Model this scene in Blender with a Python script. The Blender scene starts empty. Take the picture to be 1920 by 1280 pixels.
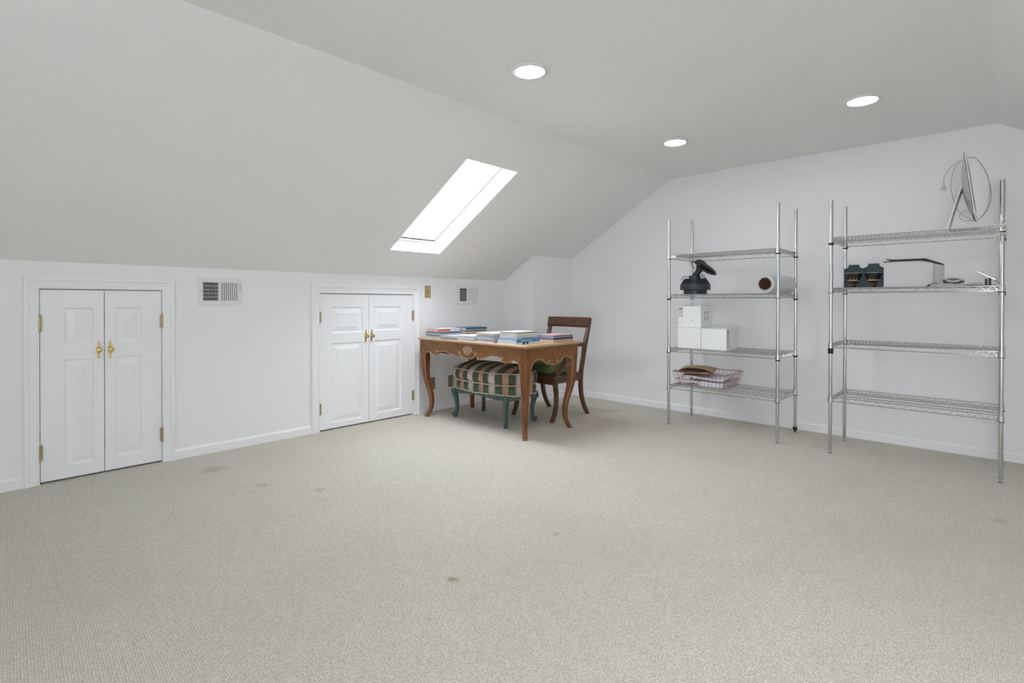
import bpy, bmesh, math, random
from math import sin, cos, pi, radians, sqrt
from mathutils import Vector, Matrix
random.seed(7)
C = bpy.context.scene.collection
sc = bpy.context.scene

# ------------------------------------------------------------------ camera
F = 981.3093
yaw, pit, rol = radians(43.3615), radians(0.3785), radians(0.0913)
fw = Vector((cos(yaw)*cos(pit), sin(yaw)*cos(pit), -sin(pit)))
r0 = Vector((sin(yaw), -cos(yaw), 0)); u0 = r0.cross(fw)
rt = r0*cos(rol)+u0*sin(rol); up = u0*cos(rol)-r0*sin(rol)
cd = bpy.data.cameras.new('camera'); cam = bpy.data.objects.new('camera', cd); C.objects.link(cam)
cam.matrix_world = Matrix(((rt.x, up.x, -fw.x, 0), (rt.y, up.y, -fw.y, 0), (rt.z, up.z, -fw.z, 1.13), (0, 0, 0, 1)))
cd.sensor_width = 36; cd.lens = F/1920*36; cd.shift_y = (571.63-640)/1920; cd.clip_start = .05
sc.camera = cam

# ------------------------------------------------------------------ world, lights, exposure
SKY = 16.5
LAMP = 34.0
w = bpy.data.worlds.new('sky'); sc.world = w; w.use_nodes = True
nt = w.node_tree; bg = nt.nodes['Background']
bg.inputs[0].default_value = (0.880, 0.932, 0.993, 1); bg.inputs[1].default_value = SKY
sc.view_settings.view_transform = 'Standard'; sc.view_settings.look = 'None'
sc.view_settings.gamma = 1; sc.view_settings.use_curve_mapping = False
sc.view_settings.exposure = 0.52
sc.cycles.max_bounces = 14; sc.cycles.diffuse_bounces = 10; sc.cycles.glossy_bounces = 4
sc.cycles.transparent_max_bounces = 12
sc.cycles.use_denoising = True
try: sc.cycles.denoiser = 'OPENIMAGEDENOISE'
except Exception: pass

W, D, YB, XB = 4.305, 5.127, 3.853, 4.424          # left wall, far wall, corner box
ZC, ZK, YK, YR = 2.415, 1.373, 2.570, 0.054         # ceiling, knee wall, kinks
YW = -1.681; XW = -2.6                              # right knee wall, back wall
SL = (ZC-ZK)/(W-YK); TH = math.atan(SL)
NS = Vector((0, sin(TH), cos(TH)))
zs = lambda y: ZC-(y-YK)*SL
S0, S1, S2, S3 = 2.617, 3.172, 2.934, 3.953         # skylight opening x0,x1,y0,y1
SKS = {0: (S0, S1, S2, S3), 1: (.94, 1.48, 3.07, 3.77)}   # 1: smaller unseen one in the opposite slope, added for its light (mirrored y)
WY0, WY1, WZ0, WZ1 = -1.20, -0.05, 0.42, 1.50         # unseen gable window behind the camera, added for its light

def portal(name, mat4, sx, sy):
    l = bpy.data.lights.new(name, 'AREA'); l.shape = 'RECTANGLE'; l.size = sx; l.size_y = sy
    l.cycles.is_portal = True
    o = bpy.data.objects.new(name, l); C.objects.link(o); o.matrix_world = mat4
xm = (S0+S1)/2; ym = (S2+S3)/2
pc = Vector((xm, ym, zs(ym)))+NS*.2
portal('skylight_daylight', Matrix.Translation(pc) @ Matrix.Rotation(-TH, 4, 'X'), S1-S0, (S3-S2)/cos(TH))
a0, a1, a2, a3 = SKS[1]; ym = (a2+a3)/2
pm = Vector(((a0+a1)/2, (YR+YK)-ym, zs(ym)))+Vector((0, -NS.y, NS.z))*.2
portal('added_skylight_portal', Matrix.Translation(pm) @ Matrix.Rotation(TH, 4, 'X'), a1-a0, (a3-a2)/cos(TH))  # portal of the unseen added skylight
portal('added_window_portal', Matrix.Translation((XW-.12, (WY0+WY1)/2, (WZ0+WZ1)/2)) @ Matrix.Rotation(-pi/2, 4, 'Y'), WZ1-WZ0, WY1-WY0)  # portal of the unseen added window


# ------------------------------------------------------------------ materials
MATS = {}
def M(name, col, rough=.5, metal=0., var=None, bump=None, emit=None, coat=0., trans=0., stretch=None, sss=0.):
    """principled material; var=(scale, amount) colour noise, bump=(scale, strength, distance)"""
    if name in MATS: return MATS[name]
    m = bpy.data.materials.new(name); m.use_nodes = True; n = m.node_tree.nodes; L = m.node_tree.links
    b = n['Principled BSDF']
    b.inputs['Base Color'].default_value = (*col, 1); b.inputs['Roughness'].default_value = rough
    b.inputs['Metallic'].default_value = metal; b.inputs['Coat Weight'].default_value = coat
    b.inputs['Transmission Weight'].default_value = trans
    if sss: b.inputs['Subsurface Weight'].default_value = sss; b.inputs['Subsurface Radius'].default_value = (.02, .02, .02)
    if emit:
        b.inputs['Emission Color'].default_value = (*emit[0], 1); b.inputs['Emission Strength'].default_value = emit[1]
    if var or bump:
        tc = n.new('ShaderNodeTexCoord'); mp = n.new('ShaderNodeMapping'); L.new(tc.outputs['Object'], mp.inputs[0])
        if stretch: mp.inputs['Scale'].default_value = stretch
    if var:
        no = n.new('ShaderNodeTexNoise'); no.inputs['Scale'].default_value = var[0]; no.inputs['Detail'].default_value = 4
        L.new(mp.outputs[0], no.inputs['Vector'])
        mx = n.new('ShaderNodeMix'); mx.data_type = 'RGBA'
        mx.inputs[6].default_value = (*[c*(1-var[1]) for c in col], 1); mx.inputs[7].default_value = (*[min(1, c*(1+var[1])) for c in col], 1)
        L.new(no.outputs['Fac'], mx.inputs[0]); L.new(mx.outputs[2], b.inputs['Base Color'])
    if bump:
        no = n.new('ShaderNodeTexNoise'); no.inputs['Scale'].default_value = bump[0]; no.inputs['Detail'].default_value = 3
        L.new(mp.outputs[0], no.inputs['Vector'])
        bp = n.new('ShaderNodeBump'); bp.inputs['Strength'].default_value = bump[1]; bp.inputs['Distance'].default_value = bump[2]
        L.new(no.outputs['Fac'], bp.inputs['Height']); L.new(bp.outputs[0], b.inputs['Normal'])
    MATS[name] = m; return m

wall_m = M('wall_paint', (.84, .845, .86), .6, var=(1.5, .012), bump=(90, .06, .002))
ceil_m = M('ceiling_paint', (.83, .832, .828), .75, var=(1.2, .012), bump=(90, .06, .002))
trim_m = M('trim_paint', (.86, .87, .89), .35, var=(2, .01))
dark_m = M('shade_black', (.01, .01, .01), .9)  # flat black imitating the shade in gaps and hollows
brass_m = M('brass', (.70, .54, .22), .24, 1., var=(60, .1))
abrass_m = M('aged_brass', (.46, .40, .25), .38, 1., var=(80, .25))
chrome_m = M('chrome', (.60, .61, .62), .22, 1., var=(40, .05))
wire_m = M('chrome_wire', (.50, .505, .51), .2, 1., var=(40, .05))
blackpl_m = M('black_plastic', (.012, .012, .014), .4)
steelw_m = M('white_enamel', (.78, .78, .78), .35)
paper_m = M('paper', (.66, .68, .71), .7, var=(300, .16), stretch=(.05, .05, 1))

def carpet():
    m = bpy.data.materials.new('loop_carpet'); m.use_nodes = True; n = m.node_tree.nodes; L = m.node_tree.links
    b = n['Principled BSDF']; b.inputs['Roughness'].default_value = .95
    b.inputs['Specular IOR Level'].default_value = .1
    tc = n.new('ShaderNodeTexCoord'); mp = n.new('ShaderNodeMapping'); L.new(tc.outputs['Object'], mp.inputs[0])
    mp.inputs['Scale'].default_value = (128, 178, 1); mp.inputs['Rotation'].default_value = (0, 0, radians(2))
    vo = n.new('ShaderNodeTexVoronoi'); vo.voronoi_dimensions = '2D'; vo.inputs['Scale'].default_value = 1; vo.inputs['Randomness'].default_value = .36
    L.new(mp.outputs[0], vo.inputs['Vector'])
    inv = n.new('ShaderNodeMath'); inv.operation = 'SUBTRACT'; inv.inputs[0].default_value = 1; L.new(vo.outputs['Distance'], inv.inputs[1])
    bp = n.new('ShaderNodeBump'); bp.inputs['Strength'].default_value = 1.; bp.inputs['Distance'].default_value = .004
    L.new(inv.outputs[0], bp.inputs['Height']); L.new(bp.outputs[0], b.inputs['Normal'])
    # yarn colour: per-loop variation, soiled broad patches and a few small stains
    def mix(a, bb, fac, mode='MIX'):
        x = n.new('ShaderNodeMix'); x.data_type = 'RGBA'; x.blend_type = mode
        for s, v in ((6, a), (7, bb)):
            if isinstance(v, tuple): x.inputs[s].default_value = (*v, 1)
            else: L.new(v, x.inputs[s])
        if isinstance(fac, float): x.inputs[0].default_value = fac
        else: L.new(fac, x.inputs[0])
        return x.outputs[2]
    sep = n.new('ShaderNodeSeparateColor'); L.new(vo.outputs['Color'], sep.inputs[0])
    yarn = mix((.635, .605, .535), (.79, .764, .698), sep.outputs[0])
    gap = n.new('ShaderNodeMapRange'); L.new(vo.outputs['Distance'], gap.inputs[0])
    gap.inputs[1].default_value = .38; gap.inputs[2].default_value = .75
    yarn = mix(yarn, (.33, .30, .25), gap.outputs[0])
    big = n.new('ShaderNodeTexNoise'); big.inputs['Scale'].default_value = .55; big.inputs['Detail'].default_value = 3
    L.new(tc.outputs['Object'], big.inputs['Vector'])
    rr = n.new('ShaderNodeMapRange'); L.new(big.outputs['Fac'], rr.inputs[0]); rr.inputs[1].default_value = .42; rr.inputs[2].default_value = .68; rr.inputs[4].default_value = .35
    yarn = mix(yarn, (.50, .42, .33), rr.outputs[0])
    for (x, y, r, a) in ((1.374, 1.628, .035, .75), (1.994, 1.585, .03, .45), (1.173, 3.862, .12, .35), (1.273, 3.314, .05, .4), (1.487, 2.985, .045, .4), (3.70, .02, .06, .3)):
        d = n.new('ShaderNodeVectorMath'); d.operation = 'DISTANCE'; d.inputs[1].default_value = (x, y, 0)
        no = n.new('ShaderNodeTexNoise'); no.inputs['Scale'].default_value = 30
        L.new(tc.outputs['Object'], no.inputs['Vector'])
        ad = n.new('ShaderNodeVectorMath'); ad.operation = 'MULTIPLY_ADD'; ad.inputs[1].default_value = (.05, .05, 0)
        L.new(no.outputs['Color'], ad.inputs[0]); L.new(tc.outputs['Object'], ad.inputs[2])
        of = n.new('ShaderNodeVectorMath'); of.operation = 'SUBTRACT'; of.inputs[1].default_value = (.025, .025, 0)
        L.new(ad.outputs[0], of.inputs[0]); L.new(of.outputs[0], d.inputs[0])
        mr = n.new('ShaderNodeMapRange'); L.new(d.outputs['Value'], mr.inputs[0]); mr.interpolation_type = 'SMOOTHSTEP'
        mr.inputs[1].default_value = 0; mr.inputs[2].default_value = r; mr.inputs[3].default_value = a; mr.inputs[4].default_value = 0
        yarn = mix(yarn, (.30, .20, .13), mr.outputs[0])
    L.new(yarn, b.inputs['Base Color'])
    return m
carpet_m = carpet()

def wood(name, c1, c2, rough=.35, scale=(3, 3, 3)):
    m = bpy.data.materials.new(name); m.use_nodes = True; n = m.node_tree.nodes; L = m.node_tree.links
    b = n['Principled BSDF']; b.inputs['Roughness'].default_value = rough; b.inputs['Coat Weight'].default_value = .08; b.inputs['Coat Roughness'].default_value = .3; b.inputs['Specular IOR Level'].default_value = .35
    tc = n.new('ShaderNodeTexCoord'); mp = n.new('ShaderNodeMapping'); L.new(tc.outputs['Object'], mp.inputs[0]); mp.inputs['Scale'].default_value = scale
    no = n.new('ShaderNodeTexNoise'); no.inputs['Scale'].default_value = 6; no.inputs['Detail'].default_value = 6; no.inputs['Distortion'].default_value = .6
    L.new(mp.outputs[0], no.inputs['Vector'])
    cr = n.new('ShaderNodeValToRGB'); cr.color_ramp.elements[0].color = (*c1, 1); cr.color_ramp.elements[1].color = (*c2, 1)
    cr.color_ramp.elements[0].position = .3; cr.color_ramp.elements[1].position = .7
    L.new(no.outputs['Fac'], cr.inputs[0]); L.new(cr.outputs[0], b.inputs['Base Color'])
    return m
desk_m = wood('fruitwood', (.150, .057, .016), (.255, .110, .034), scale=(4, 1.2, 5))
deskpale_m = wood('worn_wood_edge', (.34, .20, .11), (.54, .37, .24), .5)
desktop_m = wood('bleached_table_top', (.40, .25, .14), (.56, .38, .23), .45, (6, 1, 6))
deskleg_m = wood('fruitwood_leg', (.120, .040, .011), (.240, .094, .029), scale=(6, 6, 1.2))
mahog_m = wood('dark_mahogany', (.060, .026, .014), (.135, .062, .034), .3, (5, 5, 5))
green_m = M('green_painted_wood', (.045, .088, .076), .4, var=(25, .45), coat=.3)

# ------------------------------------------------------------------ mesh builder
class B:
    def __init__(s): s.v = []; s.f = []; s.mi = []; s.sm = []; s.uv = None
    def _add(s, vs, fs, mi=0, sm=False, mat=None):
        k = len(s.v)
        for p in vs:
            p = Vector(p); s.v.append(mat @ p if mat else p)
        for f in fs: s.f.append([i+k for i in f]); s.mi.append(mi); s.sm.append(sm)
    def box(s, c, d, mat=None, mi=0):
        x, y, z = [a/2 for a in d]; c = Vector(c)
        vs = [c+Vector((i*x, j*y, k*z)) for i in (-1, 1) for j in (-1, 1) for k in (-1, 1)]
        s._add(vs, [(0, 1, 3, 2), (4, 6, 7, 5), (0, 4, 5, 1), (2, 3, 7, 6), (0, 2, 6, 4), (1, 5, 7, 3)], mi, False, mat); return s
    def b2(s, a, b, mi=0, mat=None):
        return s.box([(a[i]+b[i])/2 for i in range(3)], [abs(b[i]-a[i]) for i in range(3)], mat, mi)
    def tube(s, path, r, n=8, closed=False, mi=0, caps=True, mat=None, ph=0):
        P = [Vector(p) for p in path]; m = len(P)
        R = r if isinstance(r, (list, tuple)) else [r]*m
        T = []
        for i in range(m):
            a = P[(i-1) % m] if (closed or i > 0) else P[i]; b = P[(i+1) % m] if (closed or i < m-1) else P[i]
            T.append((b-a).normalized())
        up_ = Vector((0, 0, 1)) if abs(T[0].z) < .9 else Vector((1, 0, 0))
        N = (up_-T[0]*up_.dot(T[0])).normalized(); vs = []
        for i in range(m):
            N = (N-T[i]*N.dot(T[i])).normalized(); Bn = T[i].cross(N)
            for k in range(n):
                a = 2*pi*k/n+ph; vs.append(P[i]+(N*cos(a)+Bn*sin(a))*R[i])
        fs = []
        for i in range(m if closed else m-1):
            j = (i+1) % m
            for k in range(n): fs.append((i*n+k, i*n+(k+1) % n, j*n+(k+1) % n, j*n+k))
        if caps and not closed: fs += [tuple(range(n))[::-1], tuple((m-1)*n+k for k in range(n))]
        s._add(vs, fs, mi, n > 4, mat); return s
    def lathe(s, prof, n=24, mat=None, mi=0, a0=0, a1=2*pi, smooth=True):
        full = abs(a1-a0-2*pi) < 1e-6; c = n if full else n+1; vs = []
        for r, z in prof:
            for k in range(c): a = a0+(a1-a0)*k/n; vs.append((r*cos(a), r*sin(a), z))
        fs = []
        for i in range(len(prof)-1):
            for k in range(n):
                l = (k+1) % c; fs.append((i*c+k, i*c+l, (i+1)*c+l, (i+1)*c+k))
        if prof[0][0] > 1e-5 and full: fs.append(tuple(range(c))[::-1])
        if prof[-1][0] > 1e-5 and full: fs.append(tuple((len(prof)-1)*c+k for k in range(c)))
        s._add(vs, fs, mi, smooth, mat); return s
    def loft(s, rings, caps=True, mi=0, mat=None, smooth=True):
        n = len(rings[0]); vs = [p for r in rings for p in r]; fs = []
        for i in range(len(rings)-1):
            for k in range(n): l = (k+1) % n; fs.append((i*n+k, i*n+l, (i+1)*n+l, (i+1)*n+k))
        if caps: fs += [tuple(range(n))[::-1], tuple((len(rings)-1)*n+k for k in range(n))]
        s._add(vs, fs, mi, smooth, mat); return s
    def prism(s, poly, to3, t0, t1, mi=0, mat=None):
        n = len(poly); vs = [to3(a, b, t0) for a, b in poly]+[to3(a, b, t1) for a, b in poly]
        fs = [tuple(range(n))[::-1], tuple(range(n, 2*n))]+[(k, (k+1) % n, n+(k+1) % n, n+k) for k in range(n)]
        s._add(vs, fs, mi, False, mat); return s
    def ell(s, c, r, mat=None, mi=0, n=8, m=6):
        c = Vector(c); vs = [c+Vector((0, 0, -r[2]))]
        for i in range(1, m):
            t = -pi/2+pi*i/m
            for k in range(n): a = 2*pi*k/n; vs.append(c+Vector((r[0]*cos(t)*cos(a), r[1]*cos(t)*sin(a), r[2]*sin(t))))
        vs.append(c+Vector((0, 0, r[2]))); fs = []
        for k in range(n): fs.append((0, 1+(k+1) % n, 1+k)); fs.append((len(vs)-1, 1+(m-2)*n+k, 1+(m-2)*n+(k+1) % n))
        for i in range(m-2):
            for k in range(n): a = 1+i*n; l = (k+1) % n; fs.append((a+k, a+l, a+n+l, a+n+k))
        s._add(vs, fs, mi, True, mat); return s
    def make(s, name, mats, parent=None, bevel=0, seg=2, origin=None, wn=True):
        me = bpy.data.meshes.new(name)
        vs = s.v
        if origin is not None: o_ = Vector(origin); vs = [p-o_ for p in s.v]
        me.from_pydata([tuple(p) for p in vs], [], s.f)
        if not isinstance(mats, (list, tuple)): mats = [mats]
        for m in mats: me.materials.append(m)
        me.polygons.foreach_set('material_index', s.mi); me.polygons.foreach_set('use_smooth', s.sm)
        me.update()
        bm = bmesh.new(); bm.from_mesh(me); bmesh.ops.recalc_face_normals(bm, faces=bm.faces); bm.to_mesh(me); bm.free()
        if any(s.sm): me.set_sharp_from_angle(angle=radians(38))
        o = bpy.data.objects.new(name, me); C.objects.link(o)
        if parent is not None: o.parent = parent
        if origin is not None: o.location = origin
        if bevel:
            md = o.modifiers.new('bevel', 'BEVEL'); md.width = bevel; md.segments = seg; md.limit_method = 'ANGLE'; md.angle_limit = radians(40)
            md.harden_normals = False
        return o

def thing(name, label, cat, loc=(0, 0, 0), rz=0, group=None):
    o = bpy.data.objects.new(name, None); C.objects.link(o); o.location = loc; o.rotation_euler = (0, 0, rz); o.empty_display_size = .05
    return tag(o, label, cat, group)
def tag(o, label, cat, group=None):
    o['label'] = label; o['category'] = cat
    if group: o['group'] = group
    return o
def struct(o): o['kind'] = 'structure'; return o
def spline(pts, n=6, closed=False):
    P = [Vector(p) for p in pts]; m = len(P); out = []
    rng = range(m if closed else m-1)
    for i in rng:
        p0 = P[(i-1) % m] if (closed or i > 0) else P[i]*2-P[i+1]
        p1 = P[i]; p2 = P[(i+1) % m]
        p3 = P[(i+2) % m] if (closed or i+2 < m) else p2*2-p1
        for k in range(n):
            t = k/n
            out.append(.5*((2*p1)+(p2-p0)*t+(2*p0-5*p1+4*p2-p3)*t*t+(3*p1-p0-3*p2+p3)*t**3))
    if not closed: out.append(P[-1])
    return out
def lettering(txt, size, mat, parent, M4, name='lettering', depth=.0004, align='CENTER', sx=1.):
    cu = bpy.data.curves.new(name, 'FONT'); cu.body = txt; cu.size = size; cu.extrude = depth; cu.align_x = align; cu.align_y = 'CENTER'
    t = bpy.data.objects.new('tmp', cu); C.objects.link(t)
    me = bpy.data.meshes.new_from_object(t.evaluated_get(bpy.context.evaluated_depsgraph_get()))
    bpy.data.objects.remove(t); bpy.data.curves.remove(cu)
    me.materials.clear(); me.materials.append(mat)
    me.transform(Matrix.Diagonal((sx, 1, 1, 1)))
    o = bpy.data.objects.new(name, me); C.objects.link(o); o.parent = parent; o.matrix_local = M4
    return o

# ------------------------------------------------------------------ room shell
T = .14
b = B(); b.b2((XW-T, YW-T, -.12), (D+T, W+T, 0)); struct(b.make('floor', carpet_m))
# left knee wall with two door openings
doors = [(.342, .983, 1.204), (2.139, 3.120, 1.199)]
b = B(); x = XW-T
for a, c, z in doors:
    b.b2((x, W, 0), (a, W+T, ZK+.12)); b.b2((a, W, z), (c, W+T, ZK+.12)); b.b2((a, W+.08, 0), (c, W+T, z)); x = c
b.b2((x, W, 0), (D+T, W+T, ZK+.12)); struct(b.make('wall_left', wall_m))
b = B(); b.prism([(YW-T, 0), (W+T, 0), (W+T, ZK+.1), (YK, ZC+.1), (YR, ZC+.1), (YW-T, ZK+.1)], lambda p, q, t: (t, p, q), D, D+T)
struct(b.make('wall_far', wall_m))
b = B(); b.b2((XW-T, YW-T, 0), (D+T, YW, ZK+.12)); struct(b.make('wall_right', wall_m))
b = B()
for (y0, y1, z0, z1) in ((YW-T, WY0, 0, ZC+.1), (WY1, W+T, 0, ZC+.1), (WY0, WY1, 0, WZ0), (WY0, WY1, WZ1, ZC+.1)): b.b2((XW-T, y0, z0), (XW, y1, z1))
struct(b.make('wall_back', wall_m))
# boxed-out corner (chase) under the slope
b = B(); b.prism([(YB, 0), (W, 0), (W, zs(W)+.02), (YB, zs(YB)+.02)], lambda p, q, t: (t, p, q), XB, D)
struct(b.make('wall_corner', wall_m))
# ceiling: two slopes with skylight openings and a flat middle
def slope_pt(x, y, d, mir):
    p = Vector((x, y, zs(y)))+NS*d
    if mir: p.y = (YR+YK)-p.y
    return p
b = B()
for mir in (0, 1):
    S0, S1, S2, S3 = SKS[mir]
    for (x0, x1, y0, y1) in ((XW-T, S0, YK, W+.05), (S1, D+T, YK, W+.05), (S0, S1, YK, S2), (S0, S1, S3, W+.05)):
        vs = [slope_pt(x, y, d, mir) for d in (0, T) for x, y in ((x0, y0), (x1, y0), (x1, y1), (x0, y1))]
        b._add(vs, [(0, 1, 2, 3), (7, 6, 5, 4), (0, 4, 5, 1), (1, 5, 6, 2), (2, 6, 7, 3), (3, 7, 4, 0)])
b.b2((XW-T, YR-.1, ZC), (D+T, YK+.1, ZC+T))
LIGHTS = [(2.19, 1.935), (3.962, 1.942), (3.952, .672), (2.19, .67)]  # last one is unseen, added to brighten the room
struct(b.make('ceiling', ceil_m))

# baseboards
def board(name, p0, p1, n, h=.07, t=.012):
    """p0->p1 along the wall foot, n = direction into the room"""
    p0, p1, n = Vector(p0), Vector(p1), Vector(n); pr = [(0, 0), (t, 0), (t, h-.014), (t-.004, h-.006), (.004, h), (0, h)]
    b = B(); vs = [p+n*a+Vector((0, 0, z)) for p in (p0, p1) for a, z in pr]; m = len(pr)
    b._add(vs, [tuple(range(m)), tuple(range(m, 2*m))]+[(k, (k+1) % m, m+(k+1) % m, m+k) for k in range(m)])
    return b.make(name, trim_m)
bb = struct(bpy.data.objects.new('baseboard_left', None)); C.objects.link(bb)
for i, (a, c) in enumerate(((XW, .271), (1.056, 2.067), (3.192, XB))):
    o = board('board', (a, W, 0), (c, W, 0), (0, -1, 0)); o.parent = bb
o = board('board', (XB, YB, 0), (XB, W, 0), (-1, 0, 0)); o.parent = bb
o = board('board', (XB-.012, YB, 0), (D, YB, 0), (0, -1, 0)); o.parent = bb
struct(board('baseboard_far', (D, YW, 0), (D, YB, 0), (-1, 0, 0)))
struct(board('baseboard_right', (XW, YW, 0), (D, YW, 0), (0, 1, 0)))
struct(board('baseboard_back', (XW, YW, 0), (XW, W, 0), (1, 0, 0)))

# ------------------------------------------------------------------ skylight, plus unseen skylight and gable window added for light
def sky_glass():
    m = bpy.data.materials.new('thin_glass'); m.use_nodes = True; n = m.node_tree.nodes; L = m.node_tree.links
    n.remove(n['Principled BSDF']); tr = n.new('ShaderNodeBsdfTransparent'); gl = n.new('ShaderNodeBsdfGlossy'); gl.inputs['Roughness'].default_value = .02
    mx = n.new('ShaderNodeMixShader'); mx.inputs[0].default_value = .07
    L.new(tr.outputs[0], mx.inputs[1]); L.new(gl.outputs[0], mx.inputs[2]); L.new(mx.outputs[0], n['Material Output'].inputs[0]); return m
glass_m = sky_glass()
def skylight(name, mir):
    r = struct(bpy.data.objects.new(name, None)); C.objects.link(r)
    P = lambda x, y, d: slope_pt(x, y, d, mir)
    S0, S1, S2, S3 = SKS[mir]
    e = .004
    def slab(b, x0, x1, y0, y1, d0, d1):
        vs = [P(x, y, d) for d in (d0, d1) for x, y in ((x0, y0), (x1, y0), (x1, y1), (x0, y1))]
        b._add(vs, [(0, 1, 2, 3), (7, 6, 5, 4), (0, 4, 5, 1), (1, 5, 6, 2), (2, 6, 7, 3), (3, 7, 4, 0)])
    def ring(b, x0, x1, y0, y1, wd, d0, d1):
        slab(b, x0, x0+wd, y0, y1, d0, d1); slab(b, x1-wd, x1, y0, y1, d0, d1); slab(b, x0, x1, y0, y0+wd, d0, d1); slab(b, x0, x1, y1-wd, y1, d0, d1)
    b = B(); ring(b, S0-.001, S1+.001, S2-.001, S3+.001, e, -.0005, .135); b.make('shaft_liner', trim_m, r)
    b = B(); ring(b, S0+e, S1-e, S2+e, S3-e, .030, .118, .17); b.make('window_frame', trim_m, r, bevel=.003)
    b = B(); ring(b, S0+.036, S1-.036, S2+.036, S3-.036, .006, .116, .128); b.make('seal', M('grey_seal', (.035, .035, .037), .6), r)
    b = B(); slab(b, S0+.034, S1-.034, S2+.034, S3-.034, .150, .154); b.make('pane', glass_m, r)
    b = B(); slab(b, S0+.04, S1-.05, S3-.060, S3-.042, .104, .118); b.make('blind_rail', M('rail_grey', (.085, .085, .088), .5), r, bevel=.003)
    b = B()
    for fx in (.28, .44): slab(b, S0+fx*(S1-S0), S0+fx*(S1-S0)+.006, S3-.064, S3-.040, .103, .107)
    b.make('clip', blackpl_m, r)
skylight('window_1', 0); skylight('added_skylight', 1)  # the mirrored skylight is unseen, added to brighten the walls
r = struct(bpy.data.objects.new('added_window', None)); C.objects.link(r)  # unseen window, added to balance brightness across the walls
b = B()
for (y0, y1, z0, z1) in ((WY0, WY0+.05, WZ0, WZ1), (WY1-.05, WY1, WZ0, WZ1), (WY0, WY1, WZ0, WZ0+.05), (WY0, WY1, WZ1-.05, WZ1), ((WY0+WY1)/2-.02, (WY0+WY1)/2+.02, WZ0, WZ1)):
    b.b2((XW-.09, y0, z0), (XW-.04, y1, z1))
b.make('window_frame', trim_m, r)
b = B(); b.b2((XW-.068, WY0+.03, WZ0+.03), (XW-.064, WY1-.03, WZ1-.03)); b.make('pane', glass_m, r)
b = B()
for (y0, y1, z0, z1) in ((WY0-.07, WY0, WZ0-.07, WZ1+.07), (WY1, WY1+.07, WZ0-.07, WZ1+.07), (WY0, WY1, WZ0-.07, WZ0), (WY0, WY1, WZ1, WZ1+.07)): b.b2((XW, y0, z0), (XW+.015, y1, z1))
b.make('casing', trim_m, r, bevel=.003)

# ------------------------------------------------------------------ knee wall doors
def casing(x0, x1, z1, parent):
    prof = [(0, -.002), (0, .010), (.006, .013), (.011, .010), (.014, .008), (.046, .013), (.050, .019), (.058, .022), (.066, .022), (.072, .019), (.072, -.002)]
    path = [((x0, 0), (-1, 0)), ((x0, z1), (-1, 1)), ((x1, z1), (1, 1)), ((x1, 0), (1, 0))]
    b = B(); m = len(prof); vs = []
    for (x, z), (ox, oz) in path:
        for wd, pr in prof: vs.append((x+ox*wd, W-pr, z+oz*wd))
    fs = []
    for i in range(3):
        for k in range(m-1): fs.append((i*m+k, i*m+k+1, (i+1)*m+k+1, (i+1)*m+k))
    fs += [tuple(range(m)), tuple(range(3*m, 4*m))]
    b._add(vs, fs); return b.make('door_casing', trim_m, parent)
def leaf(parent, x0, x1, z0, z1, panels, kx, kz, hx, hzs, hs, yf=W+.004):
    """one door leaf: slab of stiles and rails, two raised panels, knob plate, knob, hinges"""
    th = .032; b = B(); yb = yf+th
    px0, px1 = panels[0][0], panels[0][1]
    b.b2((x0, yf, z0), (px0, yb, z1)); b.b2((px1, yf, z0), (x1, yb, z1))
    zz = z0
    for (_, _, a, c) in sorted(panels, key=lambda p: p[2]): b.b2((px0, yf, zz), (px1, yb, a)); zz = c
    b.b2((px0, yf, zz), (px1, yb, z1))
    lf = b.make('door_leaf', trim_m, parent)
    for (_, _, a, c) in panels:
        b = B(); rings = []
        for ins, dep in ((0, .0), (.006, .009), (.014, .0105), (.050, .002), (.053, .0)):
            rings.append([(px0+ins, yf+dep, a+ins), (px1-ins, yf+dep, a+ins), (px1-ins, yf+dep, c-ins), (px0+ins, yf+dep, c-ins)])
        b.loft(rings, caps=False, smooth=False); n = len(b.v); b.f.append([n-4, n-3, n-2, n-1]); b.mi.append(0); b.sm.append(False)
        b.make('raised_panel', trim_m, lf)
    # finger plate with arrow-like ends
    b = B(); h = []
    for zf, wf in ((-.058, 0), (-.049, .0085), (-.046, .0030), (-.030, .0050), (-.018, .0095), (0, .0125), (.018, .0095), (.030, .0050), (.046, .0030), (.049, .0085), (.058, 0)): h.append((zf, wf))
    poly = [(kx-wf, kz+zf) for zf, wf in h]+[(kx+wf, kz+zf) for zf, wf in h[::-1][1:-1]]
    b.prism(poly, lambda p, q, t: (p, t, q), yf-.003, yf+.001); b.make('finger_plate', brass_m, lf)
    b = B(); b.lathe([(.0, .0), (.010, 0), (.008, .006), (.006, .011), (.011, .015), (.0155, .021), (.0165, .027), (.013, .034), (.005, .037), (0, .037)], 20, Matrix.Translation((kx, yf-.002, kz)) @ Matrix.Rotation(pi/2, 4, 'X'))
    b.make('knob', brass_m, lf)
    for hz in hzs:
        b = B(); s = hs
        for k in range(5): b.tube([(hx, W-.010, hz-.045+k*.018), (hx, W-.010, hz-.045+k*.018+.0172)], .0065, 12)
        b.ell((hx, W-.010, hz+.050), (.005, .005, .006)); b.ell((hx, W-.010, hz-.050), (.005, .005, .006))
        b.b2((hx, W-.0105, hz-.045), (hx+s*.012, W-.001+.006, hz+.045))
        b.make('hinge', abrass_m, lf)
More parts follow.
